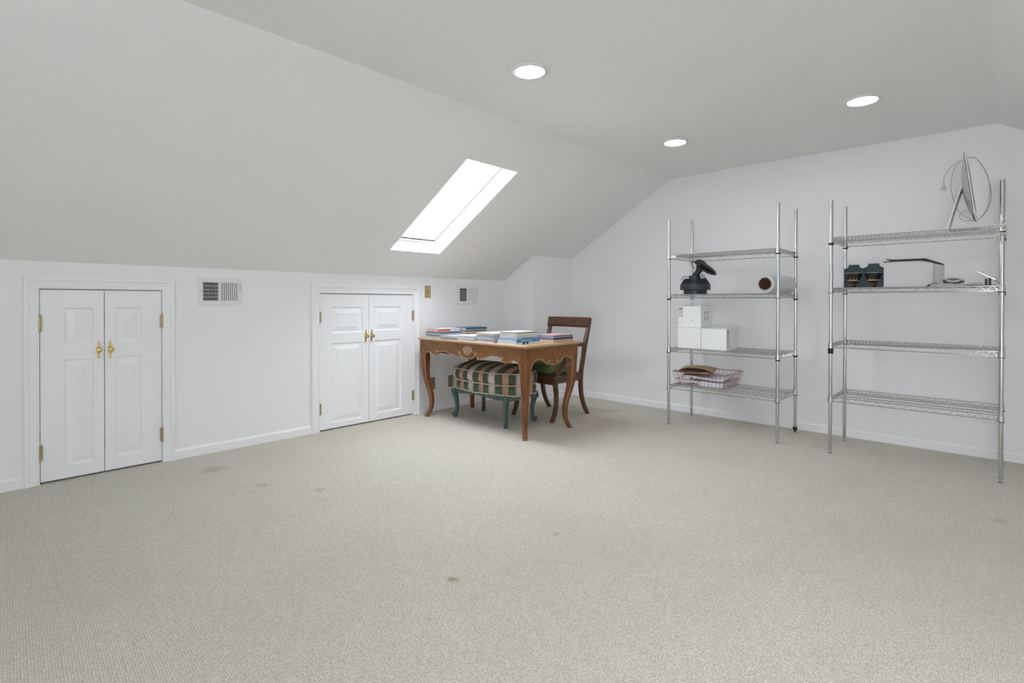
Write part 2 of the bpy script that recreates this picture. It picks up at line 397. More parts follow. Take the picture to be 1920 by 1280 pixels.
for di, (x0, xm_, x1, z1, pl, pr) in enumerate((
        (.344, .661, .981, 1.2, ((.461, .602), (.865, 1.086), (.090, .760)), ((.722, .865), (.860, 1.087), (.094, .762))),
        (2.141, 2.624, 3.118, 1.195, ((2.256, 2.559), (.848, 1.078), (.060, .760)), ((2.681, 2.981), (.855, 1.081), (.076, .766))))):
    r = struct(bpy.data.objects.new('door_%d' % (di+1), None)); C.objects.link(r)
    casing(x0-.003, x1+.003, z1+.006, r)
    b = B(); b.b2((x0-.002, W+.045, .0), (x1+.002, W+.078, z1)); b.make('dark_backing', dark_m, r)  # black panel imitates the dark cavity behind the door gaps
    for side, (a, c, p) in enumerate(((x0+.001, xm_-.002, pl), (xm_+.002, x1-.001, pr))):
        kx = (xm_-.030, xm_+.030)[side]; hx = (x0-.001, x1+.001)[side]
        leaf(r, a, c, .012, z1-.001, [(p[0][0], p[0][1], *p[1]), (p[0][0], p[0][1], *p[2])], kx, .81, hx, (.99, .195), (1, -1)[side])

# ------------------------------------------------------------------ recessed ceiling lights
lamp_m = M('lamp_diffuser', (.9, .9, .9), .5, emit=((1, .985, .97), LAMP))
names = ['round recessed ceiling light nearest the camera, above the middle of the carpet', 'round recessed ceiling light in the row above the desk, nearer the far wall',
         'round recessed ceiling light above the two wire shelving units, rightmost in the photo', 'unseen round recessed ceiling light added for brightness, right of the nearest one']
for (x, y), nm in zip(LIGHTS, names):
    t = thing('ceiling_light', nm, 'ceiling light', (x, y, ZC), 0, 'recessed ceiling lights')
    b = B(); b.lathe([(.105, 0), (.106, -.004), (.100, -.009), (.083, -.011), (.081, -.006), (.081, -.001), (.105, 0)], 40); b.make('trim_ring', steelw_m, t)
    b = B(); b.lathe([(0, -.006), (.081, -.006), (.081, -.003), (0, -.003)], 40); b.make('diffuser', lamp_m, t)

# ------------------------------------------------------------------ wall registers, switch, outlets
def register(x0, x1, z0, z1, label, sl):
    t = thing('air_register', label, 'air vent', ((x0+x1)/2, W, z0), 0)
    w_, h_ = x1-x0, z1-z0; X0, X1 = -w_/2, w_/2
    ax0, ax1, bx0, bx1 = X0+.030, X0+.134, X0+.148, X1-.030; zb, zt = .034, h_-.034
    b = B()
    for (a, c, e, f) in ((X0, ax0, 0, h_), (ax1, bx0, zb, zt), (bx1, X1, 0, h_), (ax0, bx1, 0, zb), (ax0, bx1, zt, h_)): b.b2((a, -.010, e), (c, -.001, f))
    b.make('face_plate', steelw_m, t, bevel=.0015)
    b = B(); b.b2((ax0, -.0012, zb), (bx1, -.0004, zt)); b.make('duct_dark_panel', dark_m, t)  # black sheet paints the shade inside the duct, the wall is solid
    b = B()
    for k in range(9):
        cx = ax0+.006+k*(ax1-ax0-.006)/8.6; b.box((0, 0, h_/2), (.0009, .009, zt-zb), Matrix.Translation((cx, -.0065, 0)) @ Matrix.Rotation(radians(sl[0]), 4, 'Z'))
    for k in range(1, 5): b.b2((ax0, -.0035, zb+k*(zt-zb)/5-.0018), (ax1, -.0022, zb+k*(zt-zb)/5+.0018))
    o = b.make('open_vanes', steelw_m, t); o['kind'] = 'stuff'
    b = B()
    for k in range(9):
        cx = bx0+.006+k*(bx1-bx0-.008)/8.2; b.box((0, 0, h_/2), (.0010, sl[1], zt-zb), Matrix.Translation((cx, -.0065, 0)) @ Matrix.Rotation(radians(50), 4, 'Z'))
    o = b.make('closed_vanes', steelw_m, t); o['kind'] = 'stuff'
    b = B(); b.b2((X1-.020, -.0105, h_*.56), (X1-.0165, -.0095, h_*.80)); b.make('lever_slot', dark_m, t)
    b = B(); b.b2((X1-.024, -.018, h_*.66), (X1-.004, -.010, h_*.69)); b.make('lever', steelw_m, t)
    for sx in (X0+.014, X1-.012):
        b = B(); b.ell((sx, -.0105, h_*.5), (.004, .0015, .004)); b.make('screw', M('screw_grey', (.5, .5, .5), .4, .6), t)
register(1.208, 1.513, 1.100, 1.303, 'white metal wall register between the two pairs of knee wall doors', (-36, .0112))
register(3.696, 4.002, 1.100, 1.306, 'white metal wall register above the desk near the boxed corner', (-30, .0092))
t = thing('switch_plate', 'brass wall plate with single hole right of the farther doors', 'wall plate', (3.30, W, 1.168))
b = B(); b.b2((-.037, -.006, 0), (.037, -.0005, .122)); b.make('plate', M('satin_brass', (.58, .44, .22), .4, .6, var=(20, .1)), t, bevel=.002)
b = B(); b.tube([(0, -.004, .061), (0, -.0068, .061)], .006, 12); b.make('jack', dark_m, t)
outp_m = M('bronze_plate', (.30, .25, .19), .4, .5)
for x, lb in ((3.361, 'bronze wall outlet plate low on the wall beside the left desk leg'), (3.604, 'bronze wall outlet plate low on the wall left of the plaid stool')):
    t = thing('wall_outlet', lb, 'outlet', (x, W, .222), 0, 'low wall outlets under the desk')
    b = B(); b.b2((-.033, -.006, 0), (.033, -.0005, .124)); b.make('plate', outp_m, t, bevel=.002)
    for z in (.038, .086):
        b = B(); b.ell((0, -.006, z), (.015, .002, .013), n=14); b.make('socket', M('socket_tan', (.33, .24, .15), .5), t)

# ------------------------------------------------------------------ writing table
TZ = .777; TX0, TX1, TY0, TY1 = 3.10, 3.86, 2.77, 4.21
ax0, ax1, ay0, ay1 = 3.115, 3.825, 2.79, 4.195       # outside of aprons / leg corners
t = thing('writing_table', 'brown carved writing table with scalloped apron and cabriole legs, covered in magazines', 'table', ((TX0+TX1)/2, (TY0+TY1)/2, 0))
O = Vector(t.location)
b = B()
def rrect(x0, x1, y0, y1, z, r, n=5):
    out = []
    for cx, cy, a in ((x1-r, y1-r, 0), (x0+r, y1-r, pi/2), (x0+r, y0+r, pi), (x1-r, y0+r, 1.5*pi)):
        for k in range(n+1): out.append((cx+r*cos(a+k*pi/2/n)-O.x, cy+r*sin(a+k*pi/2/n)-O.y, z))
    return out
rings = [rrect(TX0+i, TX1-i, TY0+i, TY1-i, z, .012) for i, z in ((.016, .752), (.012, .757), (.004, .760), (0, .766), (.001, .772), (.005, TZ))]
b.loft(rings, smooth=False); b.make('table_top', desktop_m, t)
half = [(0, .618), (.045, .620), (.080, .632), (.100, .652), (.108, .654), (.125, .640), (.150, .628), (.185, .632), (.225, .645), (.28, .656), (.345, .662), (.395, .658), (.420, .640), (.432, .633), (.445, .622), (.475, .617), (.505, .626), (.535, .638), (.565, .642), (.60, .634), (.625, .612), (.64, .585), (.648, .55)]
sh = [(0, .592), (.04, .596), (.06, .606), (.075, .603), (.10, .618), (.14, .640), (.19, .650), (.235, .640), (.262, .62), (.278, .595), (.290, .55)]
def apron(prof, L2, mk, t0, t1, wood_, edge=True, nm='apron'):
    pts = [(-u, z) for u, z in prof[::-1]]+[(u, z) for u, z in prof[1:]]
    pts = [(p.x, p.y) for p in spline([(a, c, 0) for a, c in pts], 3)]
    L2 = prof[-1][0]
    poly = pts+[(L2, .752), (-L2, .752)]
    b = B(); b.prism(poly, mk, t0, t1); ob = b.make(nm, wood_, t)
    if edge:
        b = B(); e = t0+(.001 if t0 > t1 else -.001); b.tube([mk(a, c+.003, e) for a, c in pts[2:-2]], .0032, 6); b.make('carved_edge', deskpale_m, ob)
    return ob
cy, cx = (ay0+ay1)/2-O.y, (ax0+ax1)/2-O.x
fa = apron(half, 0, lambda u, z, tt: Vector((tt, cy-u, z)), ax0+.006-O.x, ax0+.030-O.x, desk_m)
apron(half, 0, lambda u, z, tt: Vector((tt, cy-u, z)), ax1-.006-O.x, ax1-.030-O.x, desk_m)
sa = apron(sh, 0, lambda u, z, tt: Vector((cx+u, tt, z)), ay0+.006-O.y, ay0+.030-O.y, desk_m)
apron(sh, 0, lambda u, z, tt: Vector((cx+u, tt, z)), ay1-.006-O.y, ay1-.030-O.y, desk_m)
# carved bouquet and leaf sprigs
b = B(); fx = ax0+.004-O.x; fz = .696
for a in range(0, 360, 20):
    an = radians(a+8); rr = .040 if (a//20) % 2 else .031
    if 245 < a < 295: continue
    b.ell((0, 0, 0), (.004, .0045, .012), Matrix.Translation((fx, cy+rr*cos(an)*1.35, fz+rr*sin(an)*.85)) @ Matrix.Rotation(pi/2-an, 4, 'X'), n=6, m=4)
for a in range(0, 360, 45): an = radians(a); b.ell((fx-.001, cy+.020*cos(an), fz+.016*sin(an)), (.005, .006, .005), n=6, m=4)
b.ell((fx-.003, cy, fz), (.006, .006, .006), n=8, m=5)
for q_ in (-.016, .002, .018): b.ell((fx, cy+q_, fz-.038+abs(q_)*.3), (.003, .003, .013), n=6, m=4)
b.make('carved_flowers', M('pale_gilt_carving', (.60, .49, .37), .5, var=(60, .3)), fa)
b = B()
for u, z in ((.105, .66), (-.105, .66), (.433, .645), (-.433, .645)):
    for k, (du, dz, an) in enumerate(((0, .018, 0), (.009, .008, -.6), (-.009, .010, .6), (.002, .0, .2))):
        b.ell((0, 0, 0), (.003, .0035, .011), Matrix.Translation((fx, cy-u+du, z+dz)) @ Matrix.Rotation(an, 4, 'X'), n=6, m=4)
b.make('carved_leaves', deskpale_m, fa)
b = B(); fy = ay0+.004-O.y
for u, z in ((.055, .615), (-.055, .615)):
    for du, dz, an in ((0, .018, 0), (.009, .008, .6), (-.009, .010, -.6)):
        b.ell((0, 0, 0), (.0035, .003, .011), Matrix.Translation((cx+u+du, fy, z+dz)) @ Matrix.Rotation(an, 4, 'Y'), n=6, m=4)
b.make('carved_leaves', deskpale_m, sa)
LEG = [(.752, .034, .034), (.66, .037, .037), (.60, .043, .039), (.55, .043, .0375), (.48, .044, .034), (.40, .050, .0305), (.33, .061, .0275), (.26, .075, .025), (.20, .084, .0225), (.13, .087, .0205), (.08, .082, .019), (.045, .071, .018), (.018, .060, .0185), (0, .053, .019)]
foot_m = wood('worn_foot', (.10, .05, .025), (.42, .30, .20), .5, (30, 30, 30))
def sq(cx_, cy_, z, h, p=5., n=16):
    out = []
    for k in range(n):
        a = 2*pi*(k+.5)/n; c_, s_ = cos(a), sin(a); q = (abs(c_)**p+abs(s_)**p)**(-1/p); out.append((cx_+h*q*c_, cy_+h*q*s_, z))
    return out
for X, sx in ((ax0, 1), (ax1, -1)):
    for Y, sy in ((ay0, 1), (ay1, -1)):
        b = B(); P = spline([(z, o_, h_) for z, o_, h_ in LEG], 3)
        b.loft([sq(X+sx*p.y-O.x, Y+sy*p.y-O.y, p.x, p.z) for p in P][::-1]); lg = b.make('leg', deskleg_m, t)
        b = B()
        for dx, dy in ((sx, -sy), (-sx, sy)):      # carved pale lines down the inner arrises
            b.tube([(X+sx*p.y-O.x+dx*p.z*.84, Y+sy*p.y-O.y+dy*p.z*.84, p.x) for p in P if .16 < p.x < .60], .0024, 5)
        b.make('carved_edge', deskpale_m, lg)
        b = B(); b.lathe([(0, 0), (.020, 0), (.0225, .005), (.019, .012), (.0, .014)], 12, Matrix.Translation((X+sx*.050-O.x, Y+sy*.050-O.y, 0))); b.make('foot', foot_m, lg)

# ------------------------------------------------------------------ magazines and books
def cov(name, col): return M('cover_'+name.replace(' ', '_'), col, .35, var=(14, .18))
COL = {'white': (.76, .77, .78), 'pale grey': (.52, .54, .57), 'light blue': (.45, .53, .62), 'slate blue': (.16, .20, .28), 'navy': (.035, .05, .11), 'orange': (.70, .17, .07),
       'black': (.025, .03, .035), 'cream': (.74, .67, .50), 'teal': (.03, .10, .16), 'bright blue': (.02, .20, .42), 'maroon': (.16, .04, .06), 'pink': (.68, .42, .42),
       'olive': (.32, .30, .17), 'silver grey': (.38, .40, .43), 'tan': (.50, .38, .24), 'lilac': (.55, .54, .64)}
def magazine(x, y, z, lx, ly, th, rz, col, kind, label, spine, group):
    """x,y centre; lx along x, ly along y; spine on '-x' or '-y'"""
    cm = cov(col, COL[col]); c = min(.0022, th*.22)
    if kind == 'magazine':
        n = 8
        bend = random.uniform(-.002, .003) if th < .012 else 0
        b = B()
        def slab(z0, z1, ins, mi, s0=0):
            ys = [-ly/2+ins+(ly-2*ins)*k/n for k in range(n+1)]
            vs = [(sx*(lx/2-ins), yy, zz+bend*sin(pi*(k/n))*(1 if zz > .001 else 0)) for sx in (-1, 1) for zz in (z0, z1) for k, yy in enumerate(ys)]
            q = n+1; fs = []
            for k in range(n):
                fs += [(k, k+1, q+k+1, q+k), (2*q+k, 3*q+k, 3*q+k+1, 2*q+k+1), (k, 2*q+k, 2*q+k+1, k+1), (q+k, q+k+1, 3*q+k+1, 3*q+k)]
            fs += [(0, q, 3*q, 2*q), (n, 2*q+n, 3*q+n, q+n)]
            b._add(vs, fs, mi)
        slab(0, c, 0, 1); slab(c, th-c, .0015, 0); slab(th-c, th, 0, 1)
        o = b.make('magazine', [paper_m, cm]); o.location = (x, y, z); o.rotation_euler = (0, 0, rz); tag(o, label, 'magazine', group); return o
    t = thing('book', label, 'book', (x, y, z), rz, group)
    b = B(); b.b2((-lx/2, -ly/2, 0), (lx/2, ly/2, c)); b.b2((-lx/2, -ly/2, th-c), (lx/2, ly/2, th))
    if spine == '-y': b.b2((-lx/2, -ly/2, c), (lx/2, -ly/2+.0015, th-c))
    else: b.b2((-lx/2, -ly/2, c), (-lx/2+.0015, ly/2, th-c))
    b.make('cover', cm, t)
    b = B(); b.b2((-lx/2+.003, -ly/2+.002, c), (lx/2-.003, ly/2-.004, th-c)); b.make('pages', paper_m, t)
    return t
ORD = ['topmost', 'second from top', 'third from top', 'fourth from top', 'fifth from top', 'sixth from top', 'seventh from top', 'eighth from top', 'ninth from top']
SPECIAL = {}
def stack(key, where, x0, x1, y0, y1, items, spine='-x', jit=.006, rz=0):
    z = TZ+.0004; n = len(items)
    for i, it in enumerate(items):
        kind, col, th = it[:3]; lx, ly = x1-x0, y1-y0
        if len(it) > 3: lx *= it[3]; ly *= it[3]
        jx, jy, jr = random.uniform(-jit, jit), random.uniform(-jit, jit), random.uniform(-.03, .03)
        od = 'bottom' if i == 0 else ORD[n-1-i]
        lb = '%s %s, %s of the %s' % (col, kind, od, where)
        o = magazine((x0+x1)/2+jx, (y0+y1)/2+jy, z, lx-.006, ly-.006, th-.0003, rz+jr, col, kind, lb, spine, 'magazines and books on the writing table')
        SPECIAL[(key, i)] = o; z += th+.0024*(kind == 'magazine' and th < .012)
    return z
mg, bk = 'magazine', 'book'
stack('s1', 'leftmost stack with the orange book', 3.125, 3.405, 3.895, 4.115, [(mg, 'white', .014), (mg, 'light blue', .009), (mg, 'slate blue', .008), (mg, 'silver grey', .012), (bk, 'black', .010, .98), (bk, 'silver grey', .009, .97), (bk, 'orange', .020, .97), (mg, 'pale grey', .005, .94)], '-y')
stack('s2', 'low second front stack from the left', 3.125, 3.385, 3.665, 3.880, [(mg, 'black', .007), (mg, 'light blue', .011), (mg, 'lilac', .012)], rz=.03)
stack('s3', 'low third front stack from the left', 3.125, 3.385, 3.405, 3.650, [(mg, 'white', .010), (mg, 'pale grey', .012), (mg, 'lilac', .010), (mg, 'white', .010, .96)], rz=-.03)
stack('s4', 'tall cream topped stack right of carved flowers', 3.125, 3.405, 3.160, 3.385, [(mg, 'lilac', .012), (mg, 'slate blue', .008), (mg, 'pale grey', .011), (mg, 'light blue', .010), (mg, 'silver grey', .011), (mg, 'white', .012), (mg, 'cream', .008)], '-y', jit=.009)
stack('s5', 'near corner stack with the bright blue book', 3.130, 3.425, 2.905, 3.135, [(bk, 'white', .014), (bk, 'bright blue', .026), (bk, 'light blue', .016, .9), (bk, 'pale grey', .020, .9), (bk, 'cream', .014, .88), (bk, 'black', .005, .86), (mg, 'white', .006, .86)], '-y', .002)
stack('s8', 'right end stack with dark spines', 3.50, 3.79, 2.815, 3.02, [(bk, 'tan', .010), (bk, 'pink', .012), (bk, 'maroon', .010), (bk, 'navy', .011), (bk, 'light blue', .006), (bk, 'navy', .009, .95), (mg, 'pink', .006, .9)], '-y', .004)
stack('sb2', 'back stack topped by a dark teal book', 3.455, 3.745, 3.89, 4.11, [(bk, 'cream', .022), (bk, 'olive', .018), (bk, 'cream', .014), (bk, 'black', .008), (bk, 'silver grey', .012), (bk, 'teal', .018)], '-y', .004)
stack('sb3', 'small back stack in front of the armchair', 3.50, 3.78, 3.05, 3.25, [(mg, 'white', .012), (mg, 'light blue', .010), (mg, 'white', .011), (mg, 'lilac', .010), (mg, 'slate blue', .008)], '-x', .006)
# spine lettering on the bright blue book and the one above it; two black clips on the bottom book
lw = M('spine_white', (.75, .85, .92), .5)
ob = SPECIAL[('s5', 1)]
R90 = Matrix.Rotation(pi/2, 4, 'X')
lettering('THE STOCK MARKET', .0155, lw, ob, Matrix.Translation((-.020, -.1125, .0128)) @ R90)
lettering('VOLUME 5', .013, M('spine_pale_blue', (.35, .62, .80), .5), ob, Matrix.Translation((.100, -.1125, .0128)) @ R90)
ob = SPECIAL[('s5', 2)]
lettering('INTERNATIONAL VOL. 76', .012, cov('navy', COL['navy']), ob, Matrix.Translation((.015, -.1015, .008)) @ R90, sx=1.1)
ob = SPECIAL[('s5', 0)]
for xx in (-.055, -.012):
    b = B(); b.b2((xx-.011, -.116, -.0002), (xx+.011, -.1115, .016)); b.make('binder_clip', blackpl_m, ob)
# orange cover of back stack: white right half of the spine
ob = SPECIAL[('s1', 6)]
b = B(); b.b2((.012, -.1042, .0008), (.131, -.1028, .0188)); b.make('white_spine_label', cov('white', COL['white']), ob)

# ------------------------------------------------------------------ upholstered footstool
SX, SY = 3.54, 3.580
t = thing('footstool', 'green and pink striped upholstered footstool with green painted cabriole legs under the table', 'stool', (SX, SY, 0))
def outline(a, c, n=72, p=3.0, z=0, bow=.0):
    out = []
    for k in range(n):
        an = 2*pi*k/n+pi/4; cc, ss = cos(an), sin(an); q = (abs(cc)**p+abs(ss)**p)**(-1/p)
        out.append((a*q*cc, c*q*ss, z))
    return out
def stripes():
    m = bpy.data.materials.new('striped_fabric'); m.use_nodes = True; n = m.node_tree.nodes; L = m.node_tree.links
    b = n['Principled BSDF']; b.inputs['Roughness'].default_value = .85
    uv = n.new('ShaderNodeUVMap'); uv.uv_map = 'stripe'; sp = n.new('ShaderNodeSeparateXYZ'); L.new(uv.outputs[0], sp.inputs[0])
    mu = n.new('ShaderNodeMath'); mu.operation = 'MULTIPLY_ADD'; mu.inputs[1].default_value = 1/.270; mu.inputs[2].default_value = .21/.27; L.new(sp.outputs[0], mu.inputs[0])
    fr = n.new('ShaderNodeMath'); fr.operation = 'FRACT'; L.new(mu.outputs[0], fr.inputs[0])
    cr = n.new('ShaderNodeValToRGB'); cr.color_ramp.interpolation = 'CONSTANT'; e = cr.color_ramp.elements
    G, G2, K, P, Cc, Dk = (.064, .086, .046), (.046, .064, .038), (.50, .42, .32), (.50, .23, .16), (.52, .47, .45), (.26, .09, .08)
    seq = [(0, Cc), (.10, K), (.112, Dk), (.124, K), (.14, G), (.37, G2), (.385, K), (.40, P), (.44, K), (.455, Dk), (.465, P), (.50, K), (.515, Dk), (.525, P), (.56, K), (.575, G), (.84, G2), (.86, K), (.873, Dk), (.885, K), (.90, Cc)]
    e[0].position = 0; e[0].color = (*seq[0][1], 1); e[1].position = seq[1][0]; e[1].color = (*seq[1][1], 1)
    for p_, c_ in seq[2:]: x = e.new(p_); x.color = (*c_, 1)
    L.new(fr.outputs[0], cr.inputs[0])
    wv = n.new('ShaderNodeMath'); wv.operation = 'MULTIPLY'; wv.inputs[1].default_value = 1500; L.new(sp.outputs[1], wv.inputs[0])
    sn = n.new('ShaderNodeMath'); sn.operation = 'SINE'; L.new(wv.outputs[0], sn.inputs[0])
    # faint cross bands make it a plaid
    cb = n.new('ShaderNodeMath'); cb.operation = 'MULTIPLY'; cb.inputs[1].default_value = 1/.17; L.new(sp.outputs[1], cb.inputs[0])
    cf = n.new('ShaderNodeMath'); cf.operation = 'FRACT'; L.new(cb.outputs[0], cf.inputs[0])
    gt = n.new('ShaderNodeMath'); gt.operation = 'GREATER_THAN'; gt.inputs[1].default_value = .72; L.new(cf.outputs[0], gt.inputs[0])
    ml = n.new('ShaderNodeMath'); ml.operation = 'MULTIPLY'; ml.inputs[1].default_value = .22; L.new(gt.outputs[0], ml.inputs[0])
    mx = n.new('ShaderNodeMix'); mx.data_type = 'RGBA'; mx.inputs[7].default_value = (.12, .17, .15, 1); L.new(ml.outputs[0], mx.inputs[0]); L.new(cr.outputs[0], mx.inputs[6])
    L.new(mx.outputs[2], b.inputs['Base Color'])
    bp = n.new('ShaderNodeBump'); bp.inputs['Strength'].default_value = .25; bp.inputs['Distance'].default_value = .001; L.new(sn.outputs[0], bp.inputs['Height']); L.new(bp.outputs[0], b.inputs['Normal'])
    return m
str_m = stripes()
def padded(name, prof, a, c, p=3.0, top=False, parent=None):
    """prof: (inset, z); stripe coordinate runs around the edge and straight across the top"""
    n = 72; b = B(); rings = [outline(a-i, c-i, n, p, z) for i, z in prof]
    b.loft(rings, caps=False); nr = len(rings)
    U = [0]*(n*nr)
    base = outline(a, c, n, p)
    # arclength around the perimeter, matched to y on the long sides
    acc = [0.]
    for k in range(n): acc.append(acc[-1]+(Vector(base[(k+1) % n])-Vector(base[k])).length)
    k0 = min(range(n), key=lambda k: abs(base[k][1])+(10 if base[k][0] > 0 else 0))
    for i in range(nr):
        for k in range(n): U[i*n+k] = -(acc[k]-acc[k0])
    Vv = [p_.z for p_ in b.v]
    sidefaces = len(b.f)
    if top:
        for i, (ins, z) in enumerate(top): pass
        k1 = len(b.v); tr = [outline(a-i, c-i, n, p, z) for i, z in top]
        b.loft(tr, caps=False); cidx = len(b.v); b.v.append(Vector((0, 0, top[-1][1]+.001)))
        m2 = (len(top)-1)*n+k1
        for k in range(n): b.f.append([m2+k, m2+(k+1) % n, cidx]); b.mi.append(0); b.sm.append(True)
        for v in b.v[k1:]: U.append(v.y); Vv.append(v.x)
    o = b.make(name, str_m, parent)
    me = o.data; ul = me.uv_layers.new(name='stripe')
    for poly in me.polygons:
        us = [U[me.loops[li].vertex_index] for li in poly.loop_indices]
        wrap = max(us)-min(us) > .5
        for li, u in zip(poly.loop_indices, us):
            if wrap and u > min(us)+.5: u -= acc[-1]
            ul.data[li].uv = (u, Vv[me.loops[li].vertex_index])
    return o
SA, SB = .245, .440
padded('upholstered_seat', [(.006, .285), (.0, .30), (-.004, .33), (.0, .362), (.010, .374), (.03, .378)], SA, SB, parent=t)
padded('cushion', [(.03, .377), (.004, .384), (-.010, .405), (-.014, .43), (-.010, .458), (.004, .480), (.006, .483)], SA, SB, top=[(.006, .483), (.02, .497), (.05, .515), (.09, .530), (.14, .541), (.19, .546), (.235, .548)], parent=t)
pip_m = M('cream_fringe', (.55, .47, .36), .9, var=(250, .35))
for ins, z, rr in ((.003, .4825, .0042), (-.001, .379, .006), (-.001, .287, .006)):
    P = outline(SA-ins+.002, SB-ins+.002, 96, 3.0, z)
    if z < .3: P = [(x, y, z+.008*abs(sin(3*math.atan2(y/SB, x/SA)))) for x, y, z in P]
    b = B(); b.tube(P, [rr*(1+.25*((k % 2)*2-1)) for k in range(96)], 6, closed=True); b.make('piping', pip_m, t)
b = B(); P0 = outline(SA-.004, SB-.004, 96, 3.2)
def wav(k): x, y, _ = P0[k]; return .5+.5*cos(2*math.atan2(y/SB, x/SA)*2)
rings = []
for ins, fz in ((.0, 0), (.0, 1), (.03, 1), (.03, 0)):
    rr = outline(SA-.004-ins, SB-.004-ins, 96, 3.2); rings.append([(x, y, (.288 if fz == 0 else .243+.022*wav(k))) for k, (x, y, _) in enumerate(rr)])
rings.append(rings[0]); b.loft(rings, caps=False); b.make('seat_frame', green_m, t)
SLEG = [(.285, .034, .036), (.262, .030, .036), (.235, .032, .032), (.19, .040, .025), (.13, .048, .0205), (.075, .048, .019), (.04, .042, .020), (.02, .036, .021), (0, .036, .018)]
for sx in (-1, 1):
    for sy in (-1, 1):
        b = B(); P = spline(SLEG, 4); lx_, ly_ = .222*sx, .375*sy
        b.loft([sq(lx_-sx*p.y*.9, ly_-sy*p.y*.9, p.x, p.z*.9, 3.) for p in P][::-1])
        lg = b.make('leg', green_m, t)
        b = B(); ex, ey = lx_-sx*.012, ly_-sy*.012; b.ell((ex-sx*.01, ey-sy*.01, .030), (.017, .017, .020), n=10, m=8)
        b.ell((ex-sx*.003, ey-sy*.003, .036), (.012, .012, .012), n=10, m=8); b.make('scroll_toe', green_m, lg)
        b = B()
        for k in range(5): an = (k-2)*.45; b.ell((lx_-sx*.018+.013*(k-2)*-sy*.5*sx*sy, ly_-sy*.018+.013*(k-2)*.5, .258-abs(k-2)*.006), (.010, .010, .017), n=6, m=5)
        b.make('carved_knee', green_m, lg)

# ------------------------------------------------------------------ armchair
t = thing('armchair', 'dark mahogany open armchair with green seat cushion behind the writing table', 'chair', (4.08, 3.32, 0))
O = Vector(t.location)
YN, YF = 3.075-O.y, 3.570-O.y
L_ = lambda pts: [(x-O.x, z) for x, z in pts]
def ribbon(path, y, wy, hs, nm, mat=mahog_m, parent=None, yo=None):
    """bar in a side plane: path of (x,z), wy = thickness along y, hs = depth across the path"""
    P = spline([(x, z, 0) for x, z in path], 5); H = hs if isinstance(hs, list) else [hs]*len(path)
    Hh = [v.x for v in spline([(h, 0, 0) for h in H], 5)]; rings = []
    for i, p in enumerate(P):
        a, c = P[max(i-1, 0)], P[min(i+1, len(P)-1)]; d = (c-a).normalized(); nx, nz = -d.y, d.x; h = Hh[i]/2; w2 = wy/2; yy = y+(yo[0]+(yo[1]-yo[0])*i/(len(P)-1) if yo else 0)
        rr = []
        for q in range(12):
            an = 2*pi*(q+.5)/12; cc, ss = cos(an), sin(an); s_ = (abs(cc)**4+abs(ss)**4)**-.25
            rr.append((p.x+nx*h*s_*ss, yy+w2*s_*cc, p.y+nz*h*s_*ss))
        rings.append(rr)
    b = B(); b.loft(rings); return b.make(nm, mat, parent or t)
for y, s in ((YN, -1), (YF, 1)):
    ribbon(L_([(4.405, .962), (4.390, .90), (4.358, .80), (4.325, .70), (4.300, .60), (4.275, .50), (4.255, .42)]), y, .036, [.036, .040, .046, .052, .050, .048, .05], 'back_stile')
    ribbon(L_([(4.255, .43), (4.252, .34), (4.262, .22), (4.305, .10), (4.372, .0)]), y, .036, [.056, .050, .044, .040, .036], 'leg')
    ribbon(L_([(3.845, .43), (3.852, .34), (3.866, .22), (3.848, .10), (3.800, 0)]), y-s*.0, .036, [.06, .050, .044, .040, .036], 'leg')
    ribbon(L_([(3.830, .400), (3.95, .392), (4.10, .388), (4.262, .400)]), y, .030, [.085, .078, .075, .085], 'seat_rail')
    ribbon(L_([(4.312, .700), (4.245, .702), (4.150, .715), (4.050, .712), (3.995, .690), (3.985, .640), (4.000, .585), (3.985, .530), (3.935, .478), (3.860, .440)]), y, .032, [.060, .036, .032, .032, .032, .030, .030, .032, .036, .040], 'arm')
for x, nm in ((3.845, 'front_rail'), (4.255, 'back_rail')):
    b = B(); b.b2((x-.016-O.x, YN, .345), (x+.016-O.x, YF, .43)); b.make(nm, mahog_m, t, bevel=.004)
b = B()   # yoke back: concave tablet with rolled top edge
n = 14; rings = []
for k in range(n+1):
    y = YN-.018+(YF-YN+.036)*k/n; dx = .020*(1-(2*k/n-1)**2)
    pr = [(4.392, .962), (4.378, .966), (4.368, .958), (4.366, .925), (4.353, .880), (4.356, .868), (4.366, .868), (4.378, .885), (4.390, .925), (4.400, .952)]
    rings.append([(x+dx-O.x, y, z) for x, z in pr])
b.loft(rings); b.make('top_rail', mahog_m, t)
b = B(); b.tube([(4.352+.020*(1-(2*k/n-1)**2)-O.x, YN+(YF-YN)*k/n, .889) for k in range(n+1)], .006, 8); b.make('bead', mahog_m, t)
b = B(); b.tube([(4.388+.020*(1-(2*k/n-1)**2)-O.x, YN-.02+(YF-YN+.04)*k/n, .960) for k in range(n+1)], .011, 10); b.make('rolled_edge', mahog_m, t)
def cush(name, x0, x1, y0, y1, z0, z1, mat, p=4.5):
    b = B(); cx_, cy_ = (x0+x1)/2, (y0+y1)/2; h = (z1-z0); rings = []
    for f, zf in ((.90, 0), (.985, .14), (1, .32), (.985, .50), (.95, .64), (.86, .78), (.70, .89), (.45, .97), (.15, 1.)):
        rr = outline((x1-x0)/2*f, (y1-y0)/2*f, 48, p, 0); rings.append([(cx_+x+.003*sin(9*y+3*zf), cy_+y+.003*sin(11*x+zf), z0+h*zf+.004*sin(7*x*8)*(zf > .5)) for x, y, _ in rr])
    b.loft(rings); return b.make(name, mat, t)
velvet_m = M('green_fabric', (.105, .125, .045), .9, var=(18, .45), bump=(40, .3, .01))
cush('cushion', 3.815-O.x, 4.235-O.x, YN+.012, YF-.012, .442, .565, velvet_m)
